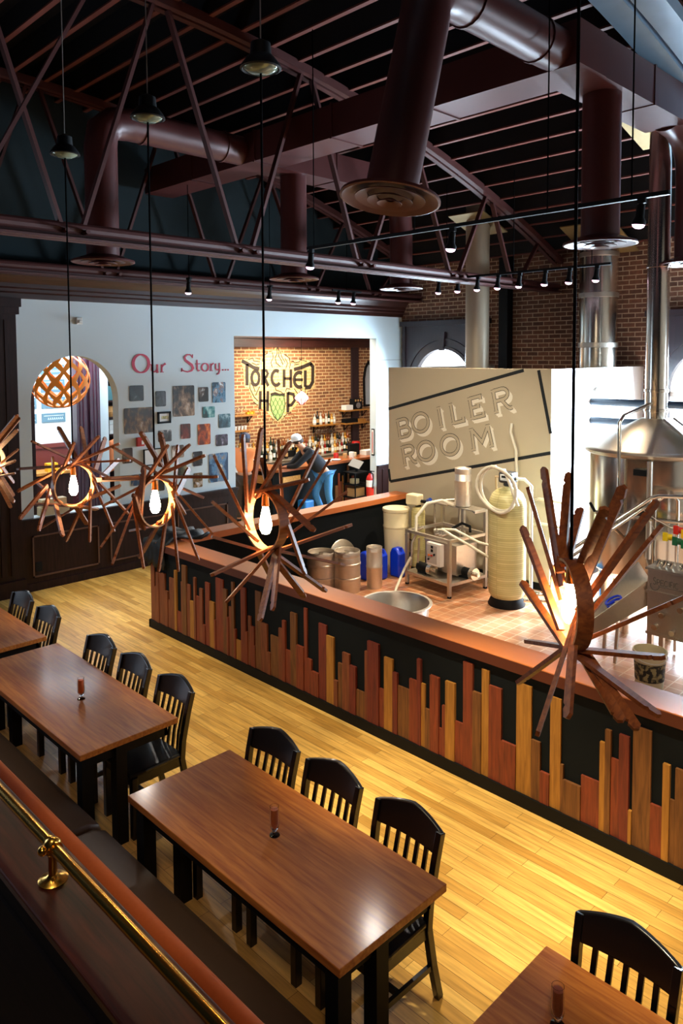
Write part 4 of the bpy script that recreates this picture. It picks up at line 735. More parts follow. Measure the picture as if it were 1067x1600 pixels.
# boxy plate unit with lettering
hx_ = thing('heat_exchanger', 'boxy stainless unit with grey lettering at the right edge', 'machine', (7.18, 3.2, 0))
bx0, bx1, by0, by1 = 7.235, 8.1, 3.06, 3.42
MB().box(bx0, bx1, by0, by1, .36, 1.05).build('housing', m_ss, hx_, bevel=.01)
MB().box(bx0 - .015, bx1 + .015, by0 - .02, by1 + .02, 1.05, 1.07).box(bx0 - .01, bx1, by0 - .012, by0, .80, .83).box(bx0 - .008, bx1, by0 - .008, by0, .36, .39).build('top_lid', m_ss, hx_)
for x in (bx0 + .03, bx1 - .03):
    for y in (by0 + .03, by1 - .03): MB().box(x - .025, x + .025, y - .025, y + .025, 0, .36).build('leg', m_ss, hx_)
for x, z in ((.22, .72), (.36, .70), (.17, .60), (.10, .46), (.28, .44), (.45, .55)): MB().cyl((bx0 + x, by0 - .05, z), (bx0 + x, by0, z), .026, seg=16).cyl((bx0 + x, by0 - .055, z), (bx0 + x, by0 - .02, z), .03, seg=16).build('port', m_ss2, hx_, True)
for x in (.06, .13, .2, .32): MB().cyl((bx0 + x, by0 + .1, 1.07), (bx0 + x + .02, by0 + .1, 1.14), .022, seg=12).cyl((bx0 + x - .03, by0 + .1, 1.11), (bx0 + x + .04, by0 + .12, 1.11), .014, seg=10).build('clamp_fitting', m_ss2, hx_, True)
for i, (hxc, x, z) in enumerate((('c02a1e', .28, 1.45), ('e0b020', .36, 1.42), ('d8b818', .17, 1.36), ('1e5a3a', .27, 1.33), ('1e6a40', .36, 1.31))):
    cx = bx0 + x - .12; k = tag(MB().cyl((cx, 3.32, z), (cx + .075, 3.36, z - .01), .035, seg=14).box(cx + .01, cx + .06, 3.28, 3.30, z - .04, z + .05).build('hose_coupling', M('coupling_%d' % i, hxc, .35), None, True, loc=(cx, 3.32, z)), ['red hose coupling hanging at the right edge', 'orange yellow hose coupling beside the red one', 'yellow hose coupling hanging below the red one', 'dark green hose coupling beside the yellow one', 'rightmost green hose coupling at the picture edge'][i], 'coupling', 'coloured hose couplings')
tag(MB().tube([(7.05, 3.36, 1.60), (7.2, 3.34, 1.52), (7.36, 3.34, 1.46), (7.9, 3.5, 1.42)], .004, 6).tube([(7.1, 3.36, 1.5), (7.22, 3.32, 1.38), (7.9, 3.4, 1.28)], .004, 6).build('coupling_line', m_ss, None, loc=(7.2, 3.34, 1.5)), 'thin steel line from which the coloured couplings hang', 'wire')
t = thing('grain_chute', 'sloping stainless trough leading down from the boxy unit', 'chute', (6.9, 3.0, 0))
a = Vector((6.56, 2.72, .20)); b = Vector((7.2, 3.40, .82)); d = (b - a).normalized(); sd = Vector((d.y, -d.x, 0)).normalized(); up = sd.cross(d)
c = MB()
for s_, w in ((-1, .17), (1, .17)):
    for q in (0,):
        A = a + sd * s_ * .10; B = b + sd * s_ * .24
        v = [A - up * .02, B - up * .05, B + up * .20, A + up * .10]; n_ = sd * .006
        P = [c.b.verts.new(p - n_) for p in v] + [c.b.verts.new(p + n_) for p in v]
        for f_ in ((0, 1, 2, 3), (7, 6, 5, 4), (0, 4, 5, 1), (1, 5, 6, 2), (2, 6, 7, 3), (3, 7, 4, 0)): c.face([P[i] for i in f_])
v = [a - sd * .1, a + sd * .1, b + sd * .24 - up * .03, b - sd * .24 - up * .03]
P = [c.b.verts.new(p - up * .02) for p in v] + [c.b.verts.new(p - up * .012) for p in v]
for f_ in ((0, 1, 2, 3), (7, 6, 5, 4), (0, 4, 5, 1), (1, 5, 6, 2), (2, 6, 7, 3), (3, 7, 4, 0)): c.face([P[i] for i in f_])
c.build('trough', m_ss, t)
for s_ in (-1, 1): MB().bar(a.lerp(b, .45) + sd * s_ * .16 - up * .05, (a.lerp(b, .45) + sd * s_ * .16).to_2d().to_3d(), .03, .03).build('leg', m_ss, t)
tag(MB().tube([tuple(a.lerp(b, .55) + sd * (.07 * math.cos(i)) + d * (.09 * math.sin(i)) + up * (.05 + .006 * i)) for i in [k * .5 for k in range(26)]], .012, 8).build('blue_hose', M('bright_blue_hose', '1434d0', .4), None, True, loc=(6.9, 3.1, .6)), 'coiled bright blue hose lying in the steel trough', 'hose')
t = thing('bucket', 'pale plastic bucket with torn dark label behind the counter', 'bucket', (7.47, 2.60, 0))
MB().lathe([(.001, .005), (.125, .005), (.13, .01), (.15, .36), (.162, .362), (.162, .378), (.15, .38), (.146, .36), (.125, .02), (.001, .015)], (7.47, 2.60, 0), 36, close=False).build('pail', m_plastic, t, True)
m_lab, N, L, P = newmat('torn_label'); nz = N.new('ShaderNodeTexNoise'); nz.inputs['Scale'].default_value = 22; nz.inputs['Detail'].default_value = 6; tc = N.new('ShaderNodeTexCoord'); cr = N.new('ShaderNodeValToRGB')
cr.color_ramp.elements[0].position = .47; cr.color_ramp.elements[0].color = (.02, .02, .018, 1); cr.color_ramp.elements[1].position = .56; cr.color_ramp.elements[1].color = (*hx('a89c70'), 1)
L.new(tc.outputs['Object'], nz.inputs['Vector']); L.new(nz.outputs['Fac'], cr.inputs[0]); L.new(cr.outputs[0], P.inputs['Base Color'])
MB().lathe([(.1365, .09), (.1475, .27), (.1485, .27), (.1375, .09)], (7.47, 2.60, 0), 36, close=False).build('label_wrap', m_lab, t, True)
MB().tube([tuple((7.47 + .16 * math.cos(math.radians(q)), 2.60 + .16 * math.sin(math.radians(q)), .34 - .05 * math.sin(math.radians(q + 140)))) for q in range(-140, 41, 15)], .004, 6).build('wire_handle', m_white, t)
# ------------------------------------------------------------------ lettering
GL = {  # strokes in a 0..1 box
 'B': (.62, [[(0, 0), (0, 1)], [(0, 1), (.42, 1)] + arc(.42, .77, .24, .23, 90, -90, 8) + [(0, .54)], [(0, 0), (.46, 0)] + arc(.46, .27, .28, .27, -90, 90, 8)]),
 'O': (.88, [arc(.44, .5, .44, .5, 90, 450, 24)]),
 'I': (.1, [[(.05, 0), (.05, 1)]]),
 'L': (.55, [[(0, 1), (0, 0)], [(0, 0), (.55, 0), (.55, .2)]]),
 'E': (.6, [[(0, 0), (0, 1)], [(0, 0), (.6, 0), (.6, .2)], [(0, 1), (.57, 1), (.57, .82)], [(0, .52), (.4, .52), (.4, .62)], [(.4, .52), (.4, .42)]]),
 'R': (.72, [[(0, 0), (0, 1)], [(0, 1), (.4, 1)] + arc(.4, .75, .26, .25, 90, -90, 8) + [(0, .5)], [(.32, .5), (.55, .12), (.66, .02), (.78, .04)]]),
 'M': (.95, [[(.06, 0), (.1, 1)], [(.1, 1), (.48, .3), (.86, 1)], [(.86, 1), (.9, 0)]]),
 'S': (.5, [arc(.25, .75, .22, .24, 20, 270, 12)[:-1] + arc(.25, .26, .25, .25, 90, -160, 12)]),
 'P': (.55, [[(0, 0), (0, 1)], [(0, 1), (.3, 1)] + arc(.3, .74, .24, .26, 90, -90, 8) + [(0, .48)]]),
 'C': (.7, [arc(.4, .5, .4, .5, 45, 315, 16)]),
 'F': (.5, [[(0, 0), (0, 1)], [(0, 1), (.5, 1)], [(0, .52), (.4, .52)]]),
}
SERIF = {'B': [(-.12, 0), (-.12, 1)], 'I': [(-.07, 0), (-.07, 1)], 'L': [(-.12, 0), (-.12, 1)], 'E': [(-.12, 0), (-.12, 1)], 'R': [(-.12, 0), (-.12, 1)], 'M': [(-.06, 0), (-.02, 1), (.78, 0), (.75, 1)]}
def put(sx, sy, org, ux, uz, sc):
    """letter box -> wall plane: origin, right vector, up vector"""
    return lambda p: (org[0] + ux[0] * (sx + p[0] * sc) + uz[0] * (sy + p[1]), org[1] + ux[1] * (sx + p[0] * sc) + uz[1] * (sy + p[1]))
sign = bpy.data.objects['wall_boiler_front']
yw = 4.577
m_line = M('sign_black_line', '0e1418', .6); m_shadow = M('sign_white_shadow', 'e2dccb', .6); m_key = M('sign_fine_outline', '1a1714', .6)
pt_ = thing('painted_sign', 'BOILER ROOM lettering with tilted black border on the tan wall', 'sign', (3.7, yw, 2.1))
fr = MB()
for k in ('top', 'right', 'bot', 'left'): fr.ribbon(BL[k], .048, onY(yw), 0, .002)
fr.build('border_line', m_line, pt_)
# per-letter frames measured on the wall: bottom-left, top-left, bottom-right of the stems
bl, rm = BL['bl'], BL['rm']
up = Vector((-.062, .29)); rt = Vector((.967, .256))
words = [('B', (2.494, 1.955), .285), ('O', (2.79, 2.045), .29), ('I', (3.325, 2.19), .29), ('L', (3.575, 2.26), .29), ('E', (3.925, 2.355), .295), ('R', (4.345, 2.47), .31),
         ('R', (2.602, 1.52), .29), ('O', (2.90, 1.60), .29), ('O', (3.37, 1.73), .30), ('M', (3.93, 1.88), .30)]
wd = {'B': .36, 'O': .44, 'I': .40, 'L': .45, 'E': .50, 'R': .46, 'M': .46}
def lettering(w, d0, d1, off, mat, name):
    b = MB()
    for ch, o_, hgt in words:
        u = up.normalized() * hgt; r = rt.normalized() * (hgt * 1.05)
        fn = lambda p: ((o_[0] + off[0] + r.x * p[0] + u.x * p[1]), (o_[1] + off[1] + r.y * p[0] + u.y * p[1]))
        sc = {'B': 1.05, 'O': 1.22, 'I': 1, 'L': 1.15, 'E': 1.1, 'R': 1.1, 'M': 1.25}[ch]
        j = 0
        for s_ in GL[ch][1]: b.ribbon([fn((p[0] * sc, p[1])) for p in s_], w, onY(yw), d0, d1 + j * .00008); j += 1
        for q in SERIF.get(ch, []):
            b.ribbon([fn((q[0] * sc, q[1])), fn((q[0] * sc + .24, q[1]))], w * .75, onY(yw), d0, d1 + j * .00008); j += 1
    return b.build(name, mat, pt_)
for i in range(6): lettering(.046, .0003, .0008 + .0003 * i, (.012 * i, -.010 * i), m_shadow, 'drop_shadow') if i in (1, 3, 5) else None
lettering(.060, .0026, .0034, (0, 0), m_key, 'letter_outline')
lettering(.044, .0044, .0052, (0, 0), m_tan, 'letter_face')
# red wall lettering
sg = thing('wall_lettering', 'red serif lettering reading Our Story... on the white wall', 'lettering', (0, 2.0, 3.15))
m_redl = M('red_letter', 'b02343', .5)
r_ = MB(); F = onX(0)
def rstroke(pts, w): r_.ribbon(pts, w, F, 0, .008)
def rdone():
    global r_
    r_.build('letter', m_redl, sg); r_ = MB()
y0, zb = 1.17, 3.053
T = [w for w in (.042, .02)]
def oval(cy, cz, ry, rz_, w0, w1, n=26):
    pts = arc(cy, cz, ry, rz_, 90, 450, n); rstroke(pts, [w1 + (w0 - w1) * abs(math.cos(math.radians(90 + 360 * i / n))) for i in range(n + 1)])
oval(1.315, 3.19, .135, .14, .05, .02)
rdone(); rstroke([(1.505, 3.17), (1.505, 3.08), (1.53, 3.058), (1.56, 3.06), (1.60, 3.10)], [.03, .03, .02, .02, .015]); rstroke([(1.475, 3.17), (1.51, 3.17)], .014); rstroke([(1.60, 3.175), (1.60, 3.05), (1.62, 3.05)], [.03, .03, .02])
rdone(); rstroke([(1.68, 3.17), (1.68, 3.05)], .028); rstroke([(1.65, 3.05), (1.715, 3.05)], .012); rstroke([(1.68, 3.12), (1.71, 3.16), (1.75, 3.185)], [.015, .022, .035])
rdone(); rstroke([(2.25, 3.29), (2.21, 3.325), (2.15, 3.325), (2.105, 3.285), (2.12, 3.235), (2.18, 3.195), (2.24, 3.155), (2.265, 3.105), (2.235, 3.065), (2.16, 3.045), (2.09, 3.06), (2.045, 3.085)], [.016, .02, .022, .03, .04, .046, .046, .04, .03, .02, .018, .02])
rstroke([(2.055, 3.11), (2.045, 3.05)], .016); rstroke([(2.26, 3.33), (2.255, 3.27)], .016)
rdone(); rstroke([(2.345, 3.24), (2.345, 3.09), (2.365, 3.06), (2.40, 3.065)], [.018, .028, .022, .014]); rstroke([(2.305, 3.175), (2.405, 3.175)], .014)
rdone(); oval(2.50, 3.115, .065, .065, .03, .015, 18)
rdone(); rstroke([(2.62, 3.175), (2.62, 3.055)], .026); rstroke([(2.595, 3.055), (2.655, 3.055)], .012); rstroke([(2.62, 3.13), (2.645, 3.165), (2.675, 3.18)], [.013, .018, .026])
rdone(); rstroke([(2.715, 3.175), (2.715, 3.09), (2.74, 3.065), (2.775, 3.08)], [.026, .024, .018, .014]); rstroke([(2.79, 3.185), (2.795, 3.06), (2.775, 3.005), (2.735, 2.995)], [.026, .024, .018, .022])
rdone()
for y in (2.86, 2.915, 2.97): rstroke([(y - .013, 3.065), (y + .013, 3.065)], .026); rdone()
# photographs on the wall
def photo_mat(i, cols, kind):
    m, N, L, P = newmat('photo_print_%d' % i)
    tc = N.new('ShaderNodeTexCoord'); nz = N.new('ShaderNodeTexNoise'); nz.inputs['Scale'].default_value = 4 + kind; nz.inputs['Detail'].default_value = 8; nz.inputs['Roughness'].default_value = .65; nz.inputs['Distortion'].default_value = .3
    mp = N.new('ShaderNodeMapping'); mp.inputs['Location'].default_value = (i * 3.1, i * 1.7, i); mp.inputs['Scale'].default_value = (1, 1.4, .8)
    cr = N.new('ShaderNodeValToRGB'); cr.color_ramp.interpolation = 'LINEAR'
    while len(cr.color_ramp.elements) < len(cols): cr.color_ramp.elements.new(.5)
    for k, cc in enumerate(cols): cr.color_ramp.elements[k].position = .45 + .21 * k / (len(cols) - 1); cr.color_ramp.elements[k].color = (*hx(cc), 1)
    L.new(tc.outputs['Object'], mp.inputs[0]); L.new(mp.outputs[0], nz.inputs['Vector']); L.new(nz.outputs['Fac'], cr.inputs[0]); L.new(cr.outputs[0], P.inputs['Base Color']); P.inputs['Roughness'].default_value = .35
    return m
PD = [('dark square photo of a room with two bright windows, below the red O', ['0c1014', '1b2226', '2a3338', 'd9dfe2']), ('dark grey photo beside the lamp cord, upper row', ['14181c', '3a4148', '596068']), ('large brown photo of a cluttered room, left of the group', ['1c130e', '5a3d28', '8a6a48', 'b9b2ac']),
      ('tall photo of a stone floor under bright windows, centre top', ['1b1d1f', '6b5443', 'a98b72', 'cfc2b4']), ('small dark photo with a white figure, upper right', ['17120f', '4a382e', 'e3e3e0']), ('tall blue and brown photo at the upper right corner of the group', ['1d3a4c', '5a90b0', '7a5648', 'd5dde2']),
      ('black framed certificate with wide white mat', []), ('small teal photo in the right half', ['0f3436', '2e7a7c', 'a9d0cc']), ('pale and dark blue photo at the right end of the group', ['17323c', '3f6874', 'bcd0d6']), ('red brown photo with pale panels', ['3a0f0c', '7d2a20', 'd8b0a0']),
      ('tall orange photo of a glowing oven', ['5a1a08', 'c4511a', 'f0a040']), ('small purple grey photo with two dark shapes', ['1e1822', '6a5a70', 'd9d4da']), ('black and white photo below the framed certificate', ['101214', '4a4e52', 'e6e8ea']), None,
      ('photo with a dark frame line behind the left lamp tips', ['2a1c14', '6a5140', 'd8d0c0']), ('large white sheet in a thin black frame', []), ('pale brown photo behind the middle lamp tips', ['3f2f24', '8a7260', 'd9d0c4']), ('dark photo of a bright doorway, right column upper', ['0f1012', '3a3c40', 'e2e4e8']),
      ('large blue and cream photo at the lower right', ['1c3d5c', '4f7ea6', '8a7a66', 'e0d6c4']), ('dark photo with bright window, right column lower', ['0f1012', '8a6a40', 'e8eaee']), ('small photo with blue spot at the bottom left', ['20405c', '8a7a6a', 'd0d6da']), ('small dark photo low behind the lamp', ['14110f', '57422f', 'a88f70']), ('dark green brown photo low in the middle', ['1a1a12', '4a4a32', '8a7a58'])]
for i, (y0, y1, z0, z1) in enumerate(PHOTOS):
    if i == 13:
        t = thing('fire_alarm', 'red fire alarm box with white front on the photo wall', 'alarm', (0, (y0 + y1) / 2, (z0 + z1) / 2))
        MB().box(0, .05, y0, y1, z0, z1).build('housing', m_red, t, bevel=.008); MB().box(.05, .058, y0 + .07, y1 - .02, z0 + .03, z1 - .05).build('strobe', m_white, t); continue
    lb, cols = PD[i]
    if i in (6, 15):
        t = thing('picture_frame', lb, 'picture', (0, (y0 + y1) / 2, (z0 + z1) / 2), 'pictures on the white wall'); w = .03 if i == 6 else .015
        MB().box(0, .025, y0, y1, z0, z0 + w).box(0, .025, y0, y1, z1 - w, z1).box(0, .025, y0, y0 + w, z0, z1).box(0, .025, y1 - w, y1, z0, z1).build('frame', m_black, t)
        MB().box(0, .012, y0 + w, y1 - w, z0 + w, z1 - w).build('mat_board', M('white_mat_%d' % i, 'dfe3e4', .5), t)
        if i == 6: MB().box(.012, .014, y0 + .07, y1 - .04, z0 + .07, z1 - .07).build('print', photo_mat(i, ['8a8a5a', 'c9c490', 'e8e4c0'], 6), t)
        continue
    r = .022; cs = [(y0, z0), (y1, z0), (y1, z1), (y0, z1)]
    poly = arc(y0 + r, z0 + r, r, r, 180, 270, 4) + arc(y1 - r, z0 + r, r, r, 270, 360, 4) + arc(y1 - r, z1 - r, r, r, 0, 90, 4) + arc(y0 + r, z1 - r, r, r, 90, 180, 4)
    o = MB().prism(poly, onX(0), 0, .006).build('photo_print', photo_mat(i, cols, i % 3), None, loc=(0, (y0 + y1) / 2, (z0 + z1) / 2)); tag(o, lb, 'photo', 'pictures on the white wall')
tag(MB().box(0, .05, .27, .36, 3.77, 3.87).box(.05, .09, .29, .34, 3.79, 3.83).build('wall_sensor', m_white, None, bevel=.006, loc=(0, .31, 3.82)), 'small white sensor box high on the white wall above the arch', 'sensor')
tag(MB().box(.03, .042, -.42, -.33, .27, .40).build('outlet_plate', m_black, None, loc=(.03, -.37, .33)), 'dark outlet plate at the foot of the panelled wall', 'outlet')
b = MB(); 
for (ch, sx) in zip('SPECIFIC', (0, .66, 1.3, 1.95, 2.78, 3.02, 3.6, 3.85)):
    for s_ in GL[ch][1]: b.ribbon([(7.30 + (sx + p[0] * .85) * .058, .90 + p[1] * (.075 if ch == 'S' and sx == 0 else .058)) for p in s_], .008, onY(3.06), .0, .003)
b.ribbon(arc(7.315, .885, .045, .045, 150, 380, 10), .008, onY(3.06), 0, .003); b.ribbon([(7.36, .885), (7.95, .885)], .006, onY(3.06), 0, .003)
b.build('lettering', M('engraved_grey', '5a554e', .5), hx_)
# ------------------------------------------------------------------ mural of the bar wall
mu = thing('wall_mural', 'dark TORCHED HOP mural with flames and a green hop cone on brick', 'mural', (-3, 6.4, 2.7))
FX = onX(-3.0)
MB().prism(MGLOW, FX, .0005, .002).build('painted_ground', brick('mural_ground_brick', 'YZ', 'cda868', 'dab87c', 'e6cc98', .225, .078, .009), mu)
b = MB()
for pts, w in MFL if False else [(p, .022) for p in MFL]: b.ribbon(p if False else pts, w, FX, .002, .005)
b.build('flame_line', M('mural_brown_line', '3a2412', .7), mu)
m_mp = M('mural_dark_paint', '2c2118', .7); q = 0
for n in (2, 1, 3, 1, 3, 2, 3, 3, 2, 1):   # T O R C H E D H P and the bar over the cone
    b = MB()
    for pts, w in MLET[q:q + n]: b.ribbon(pts, w * 1.25, FX, .002, .006)
    b.build('letter', m_mp, mu); q += n
b = MB(); b.prism(MHOP, FX, .002, .004); hop = b.build('hop_cone', M('hop_green', '8fb06a', .7), mu)
b = MB(); b.ribbon(MHOP, .022, FX, .004, .007, closed=True)
hy, hz = 6.552, 2.10
for r0 in range(5):
    for c0 in range(-2, 3):
        y = hy + (c0 + (r0 % 2) * .5) * .13; z = 2.32 - r0 * .105
        if abs(y - hy) < .2 - .028 * max(0, r0 - 2): b.ribbon([(y - .06, z), (y - .05, z - .05), (y, z - .10), (y + .05, z - .05), (y + .06, z)], .011, FX, .004, .006)
b.build('hop_outline', M('hop_dark_line', '2f4020', .7), hop)
m_fl = M('mural_faded_line', '7a5a30', .7)
for s_ in MTICK: MB().ribbon(s_, .02, FX, .001, .004).build('small_letter', m_fl, mu)
# ------------------------------------------------------------------ bar room
bc = thing('bar_counter', 'bar counter with wooden top and rounded corner seen through the doorway', 'counter', (-1.2, 6, 0))
top = [(-.86, 9.3), (-.74, 6.4), (-.70, 4.80)] + arc(-.95, 4.80, .25, .25, 0, -90, 6)[1:] + [(-2.0, 4.52), (-2.0, 5.0), (-1.35, 5.08), (-1.28, 9.3)]
MB().prism(top, XY(1.02), 0, .05).build('bar_top', wood('bar_top_wood', '7a3c1c', 'a85c2c', 'Y', 1, .3, .3), bc)
MB().prism([(-.95, 9.3), (-.85, 6.4), (-.82, 4.82), (-.90, 4.66), (-2.0, 4.64), (-2.0, 4.8), (-1.05, 4.9), (-1.1, 9.3)], XY(0), 0, 1.02).build('bar_front', m_navy, bc)
MB().box(-1.95, -.95, 4.60, 4.64, .76, .92).box(-.82, -.79, 4.84, 5.3, .74, .90).build('apron_board', wood('light_apron_board', 'b5803c', 'd8a458', 'X', 1, .5), bc)
y = 6.30
for w, z, k in ((.09, .55, 'b'), (.05, .80, 'r'), (.08, .62, 'm'), (.06, .74, 'o'), (.09, .52, 'r'), (.05, .95, 'b'), (.08, .6, 'm'), (.07, .7, 'r')):
    MB().box(-.84, -.815, y, y + w - .004, .05, z).build('plank', m_plank[k], bc); y += w
bb = thing('back_bar', 'steel and white back bar cabinet below the mural', 'cabinet', (-2.7, 6.8, 0))
MB().box(-2.98, -2.45, 4.7, 9.0, 0, .90).build('cabinet', m_white, bb); MB().box(-2.99, -2.42, 4.68, 9.02, .90, .93).build('worktop', m_ss, bb)
MB().box(-2.99, -2.80, 5.0, 8.8, .93, 1.08).build('bottle_step', m_black, bb)
def shelf(label, y0, y1, z, d=.22):
    t = thing('wall_shelf', label, 'shelf', (-2.99, (y0 + y1) / 2, z))
    MB().box(-2.995, -2.995 + d, y0, y1, z - .035, z).build('board', m_plank['o'], t)
    for y in (y0 + .12, y1 - .12): MB().box(-2.995, -2.995 + d - .03, y - .012, y + .012, z - .055, z - .035).box(-2.995, -2.975, y - .012, y + .012, z - .2, z - .035).bar((-2.985, y, z - .19), (-2.995 + d - .05, y, z - .05), .015, .015).build('bracket', m_black, t)
shelf('wooden wall shelf left of the mural holding glasses', 4.9, 5.78, 2.0)
shelf('wooden wall shelf of bottles right of the mural', 7.55, 8.36, 1.62)
shelf('upper wooden shelf at the right end of the brick bar wall', 8.55, 9.5, 1.93)
shelf('lower wooden shelf at the right end of the brick bar wall', 8.6, 9.5, 1.60)
def bottle_proto(prof, glass, label, lz):
    b = MB().lathe(prof, (0, 0, 0), 12, close=False)
    o = b.build('bottle', glass, None, True)
    o.data.materials.append(label)
    for p in o.data.polygons:
        if lz[0] < p.center.z < lz[1]: p.material_index = 1
    return o
P1 = [(.001, 0), (.036, 0), (.038, .01), (.038, .05), (.0385, .05), (.0385, .13), (.038, .13), (.038, .18), (.03, .205), (.014, .225), (.013, .29), (.016, .291), (.016, .31), (.001, .31)]
P2 = [(.001, 0), (.042, 0), (.045, .015), (.0455, .045), (.0455, .12), (.045, .145), (.03, .175), (.016, .19), (.015, .235), (.019, .236), (.019, .265), (.001, .265)]
P3 = [(.001, 0), (.030, 0), (.031, .06), (.0315, .06), (.0315, .15), (.031, .15), (.028, .22), (.012, .26), (.012, .32), (.015, .321), (.015, .335), (.001, .335)]
gl = {'amber': M('amber_bottle_glass', '7a3c10', .12), 'green': M('dark_green_bottle_glass', '1c2a16', .12), 'clear': M('pale_bottle_glass', 'b9b4a4', .12), 'gold': M('golden_bottle', 'c08a30', .15), 'dark': M('near_black_bottle', '15100e', .15), 'red': M('red_bottle', '8a1c14', .2)}
la = {'cream': M('cream_bottle_label', 'dcd2b8', .6), 'white': M('white_bottle_label', 'e8e6e0', .6), 'tan': M('tan_bottle_label', 'b08a58', .6), 'black': m_black}
protos = [('amber', bottle_proto(P1, gl['amber'], la['cream'], (.05, .13))), ('green', bottle_proto(P3, gl['green'], la['white'], (.06, .15))), ('clear', bottle_proto(P2, gl['clear'], la['white'], (.045, .12))), ('gold', bottle_proto(P2, gl['gold'], la['cream'], (.045, .12))), ('dark', bottle_proto(P1, gl['dark'], la['tan'], (.05, .13))), ('red', bottle_proto(P3, gl['red'], la['cream'], (.06, .15)))]
CN = {'amber': 'amber brown', 'green': 'dark green', 'clear': 'pale clear', 'gold': 'golden', 'dark': 'near black', 'red': 'red'}
used = set()
def bottles(y0, y1, step, x, z, where, grp, pick):
    y = y0; i = 0
    while y < y1:
        k, pr = protos[pick[i % len(pick)]]
        o = pr if k not in used else pr.copy()
        if k in used: COL.objects.link(o)
        used.add(k)
        o.location = (x + random.uniform(-.015, .015), y, z); s = random.uniform(.9, 1.1); o.scale = (s, s, s)
        tag(o, '%s bottle %s' % (CN[k], where), 'bottle', '%s, %s' % (grp, CN[k])); y += step * random.uniform(.9, 1.15); i += 1
bottles(5.2, 8.75, .09, -2.90, 1.08, 'in the raised rear row on the back bar', 'rear row bottles', [0, 2, 3, 1, 4, 2, 3, 0])
bottles(6.9, 8.6, .085, -2.70, .93, 'in the front row on the back bar right of the leaning man', 'front row bottles', [3, 0, 2, 5, 1, 4, 2])
bottles(5.2, 6.6, .12, -2.68, .93, 'in the front row on the back bar below the mural', 'front row bottles left', [1, 4, 2, 1, 0])
bottles(7.62, 8.33, .088, -2.88, 1.62, 'on the wall shelf right of the mural', 'shelf bottles', [2, 4, 2, 0, 2, 1, 3, 2])
# glasses: on the left shelf, hanging below the bottle shelf, cups on the left rack
g0 = MB().lathe([(.001, 0), (.03, 0), (.03, .004), (.006, .01), (.006, .07), (.03, .10), (.036, .15), (.03, .19), (.028, .19), (.033, .15), (.001, .08)], (0, 0, 0), 12, close=False).build('stem_glass', m_glass, None, True)
first = True
for j, y in enumerate([4.98 + .095 * k for k in range(6)]):
    o = g0 if first else g0.copy()
    if not first: COL.objects.link(o)
    first = False; o.location = (-2.9, y, 2.0); tag(o, 'clear stemmed glass standing on the shelf left of the mural', 'glass', 'glasses on the left shelf')
for j, y in enumerate([7.66 + .085 * k for k in range(8)]):
    o = g0.copy(); COL.objects.link(o); o.rotation_euler = (PI, 0, 0); o.location = (-2.88, y, 1.585); tag(o, 'clear stemmed glass hanging upside down below the bottle shelf', 'glass', 'glasses hanging under the bottle shelf')
for k in range(4):
    tag(MB().box(-2.92, -2.84, 5.55 + k * .055, 5.595 + k * .055, 2.0, 2.05 + .02 * (k % 2)).build('spice_box', M('yellow_pack_%d' % k, ('d8a020', 'c88818', 'e0b030', 'b87818')[k], .5), None, loc=(-2.9, 5.57 + k * .055, 2.0)), 'yellow pack at the right end of the left shelf', 'pack', 'yellow packs on the left shelf')
shelf('plain rack board under the left wall shelf', 4.9, 5.6, 1.66, .2)
cup = MB().lathe([(.001, 0), (.025, 0), (.036, .09), (.034, .09), (.023, .006), (.001, .006)], (0, 0, 0), 14, close=False).build('white_cup', m_white, None, True)
for k in range(7):
    o = cup if k == 0 else cup.copy()
    if k: COL.objects.link(o)
    o.location = (-2.89, 4.98 + k * .09, 1.66); tag(o, 'white cup on the rack below the left wall shelf', 'cup', 'white cups on the rack')
# right hand shelves and the counter end
tag(MB().box(-2.98, -2.80, 8.62, 8.86, 1.93, 2.05).build('carton', m_white, None, loc=(-2.9, 8.74, 1.93)), 'white carton on the upper right shelf', 'carton')
t = thing('radio', 'dark patterned box radio on the upper right shelf', 'radio', (-2.9, 9.0, 1.93)); MB().box(-2.98, -2.82, 8.92, 9.22, 1.93, 2.20).build('case', m_black, t); MB().cyl((-2.82, 9.07, 2.03), (-2.81, 9.07, 2.03), .075, seg=18).build('speaker', M('silver_grille', '8a8a8c', .4, .6), t); 
for k in range(3): MB().box(-2.82, -2.815, 8.95 + k * .09, 9.0 + k * .09, 2.13, 2.18).build('dial', la['tan'], t)
tag(MB().box(-2.98, -2.82, 8.62, 9.05, 1.60, 1.70).build('black_case', m_black, None, loc=(-2.9, 8.8, 1.6)), 'long black case on the lower right shelf', 'case')
tag(MB().box(-2.98, -2.82, 9.08, 9.35, 1.60, 1.68).build('wood_box', m_plank['o'], None, loc=(-2.9, 9.2, 1.6)), 'pale wooden box on the lower right shelf', 'box')
t = thing('wall_mirror', 'tall pointed blue white mirror with dark rim at the right end of the brick wall', 'mirror', (-2.98, 9.62, 2.1))
mo = [(9.46, 2.0), (9.76, 2.0), (9.78, 2.7), (9.72, 2.98), (9.61, 3.12), (9.50, 2.98), (9.44, 2.7)]
MB().prism(mo, onX(-2.99), 0, .03).build('mirror_glass', M('pale_blue_mirror', 'bfd6e8', .08, .6), t); MB().ribbon(mo, .05, onX(-2.99), 0, .04, closed=True).build('rim', m_black, t)
t = thing('geometric_pendant', 'small white faceted pendant lamp with pinkish ribs before the mural', 'lamp', (-2.0, 6.40, 2.36))
c = Vector((-2.0, 6.42, 2.36))
MB().lathe([(.03, .15), (.15, .02), (.15, -.02), (.02, -.15)], c, 8).build('shade', M('glowing_white_shade', 'f4e8e8', .5, emit='ffe6e2', es=1.6), t)
q = MB()
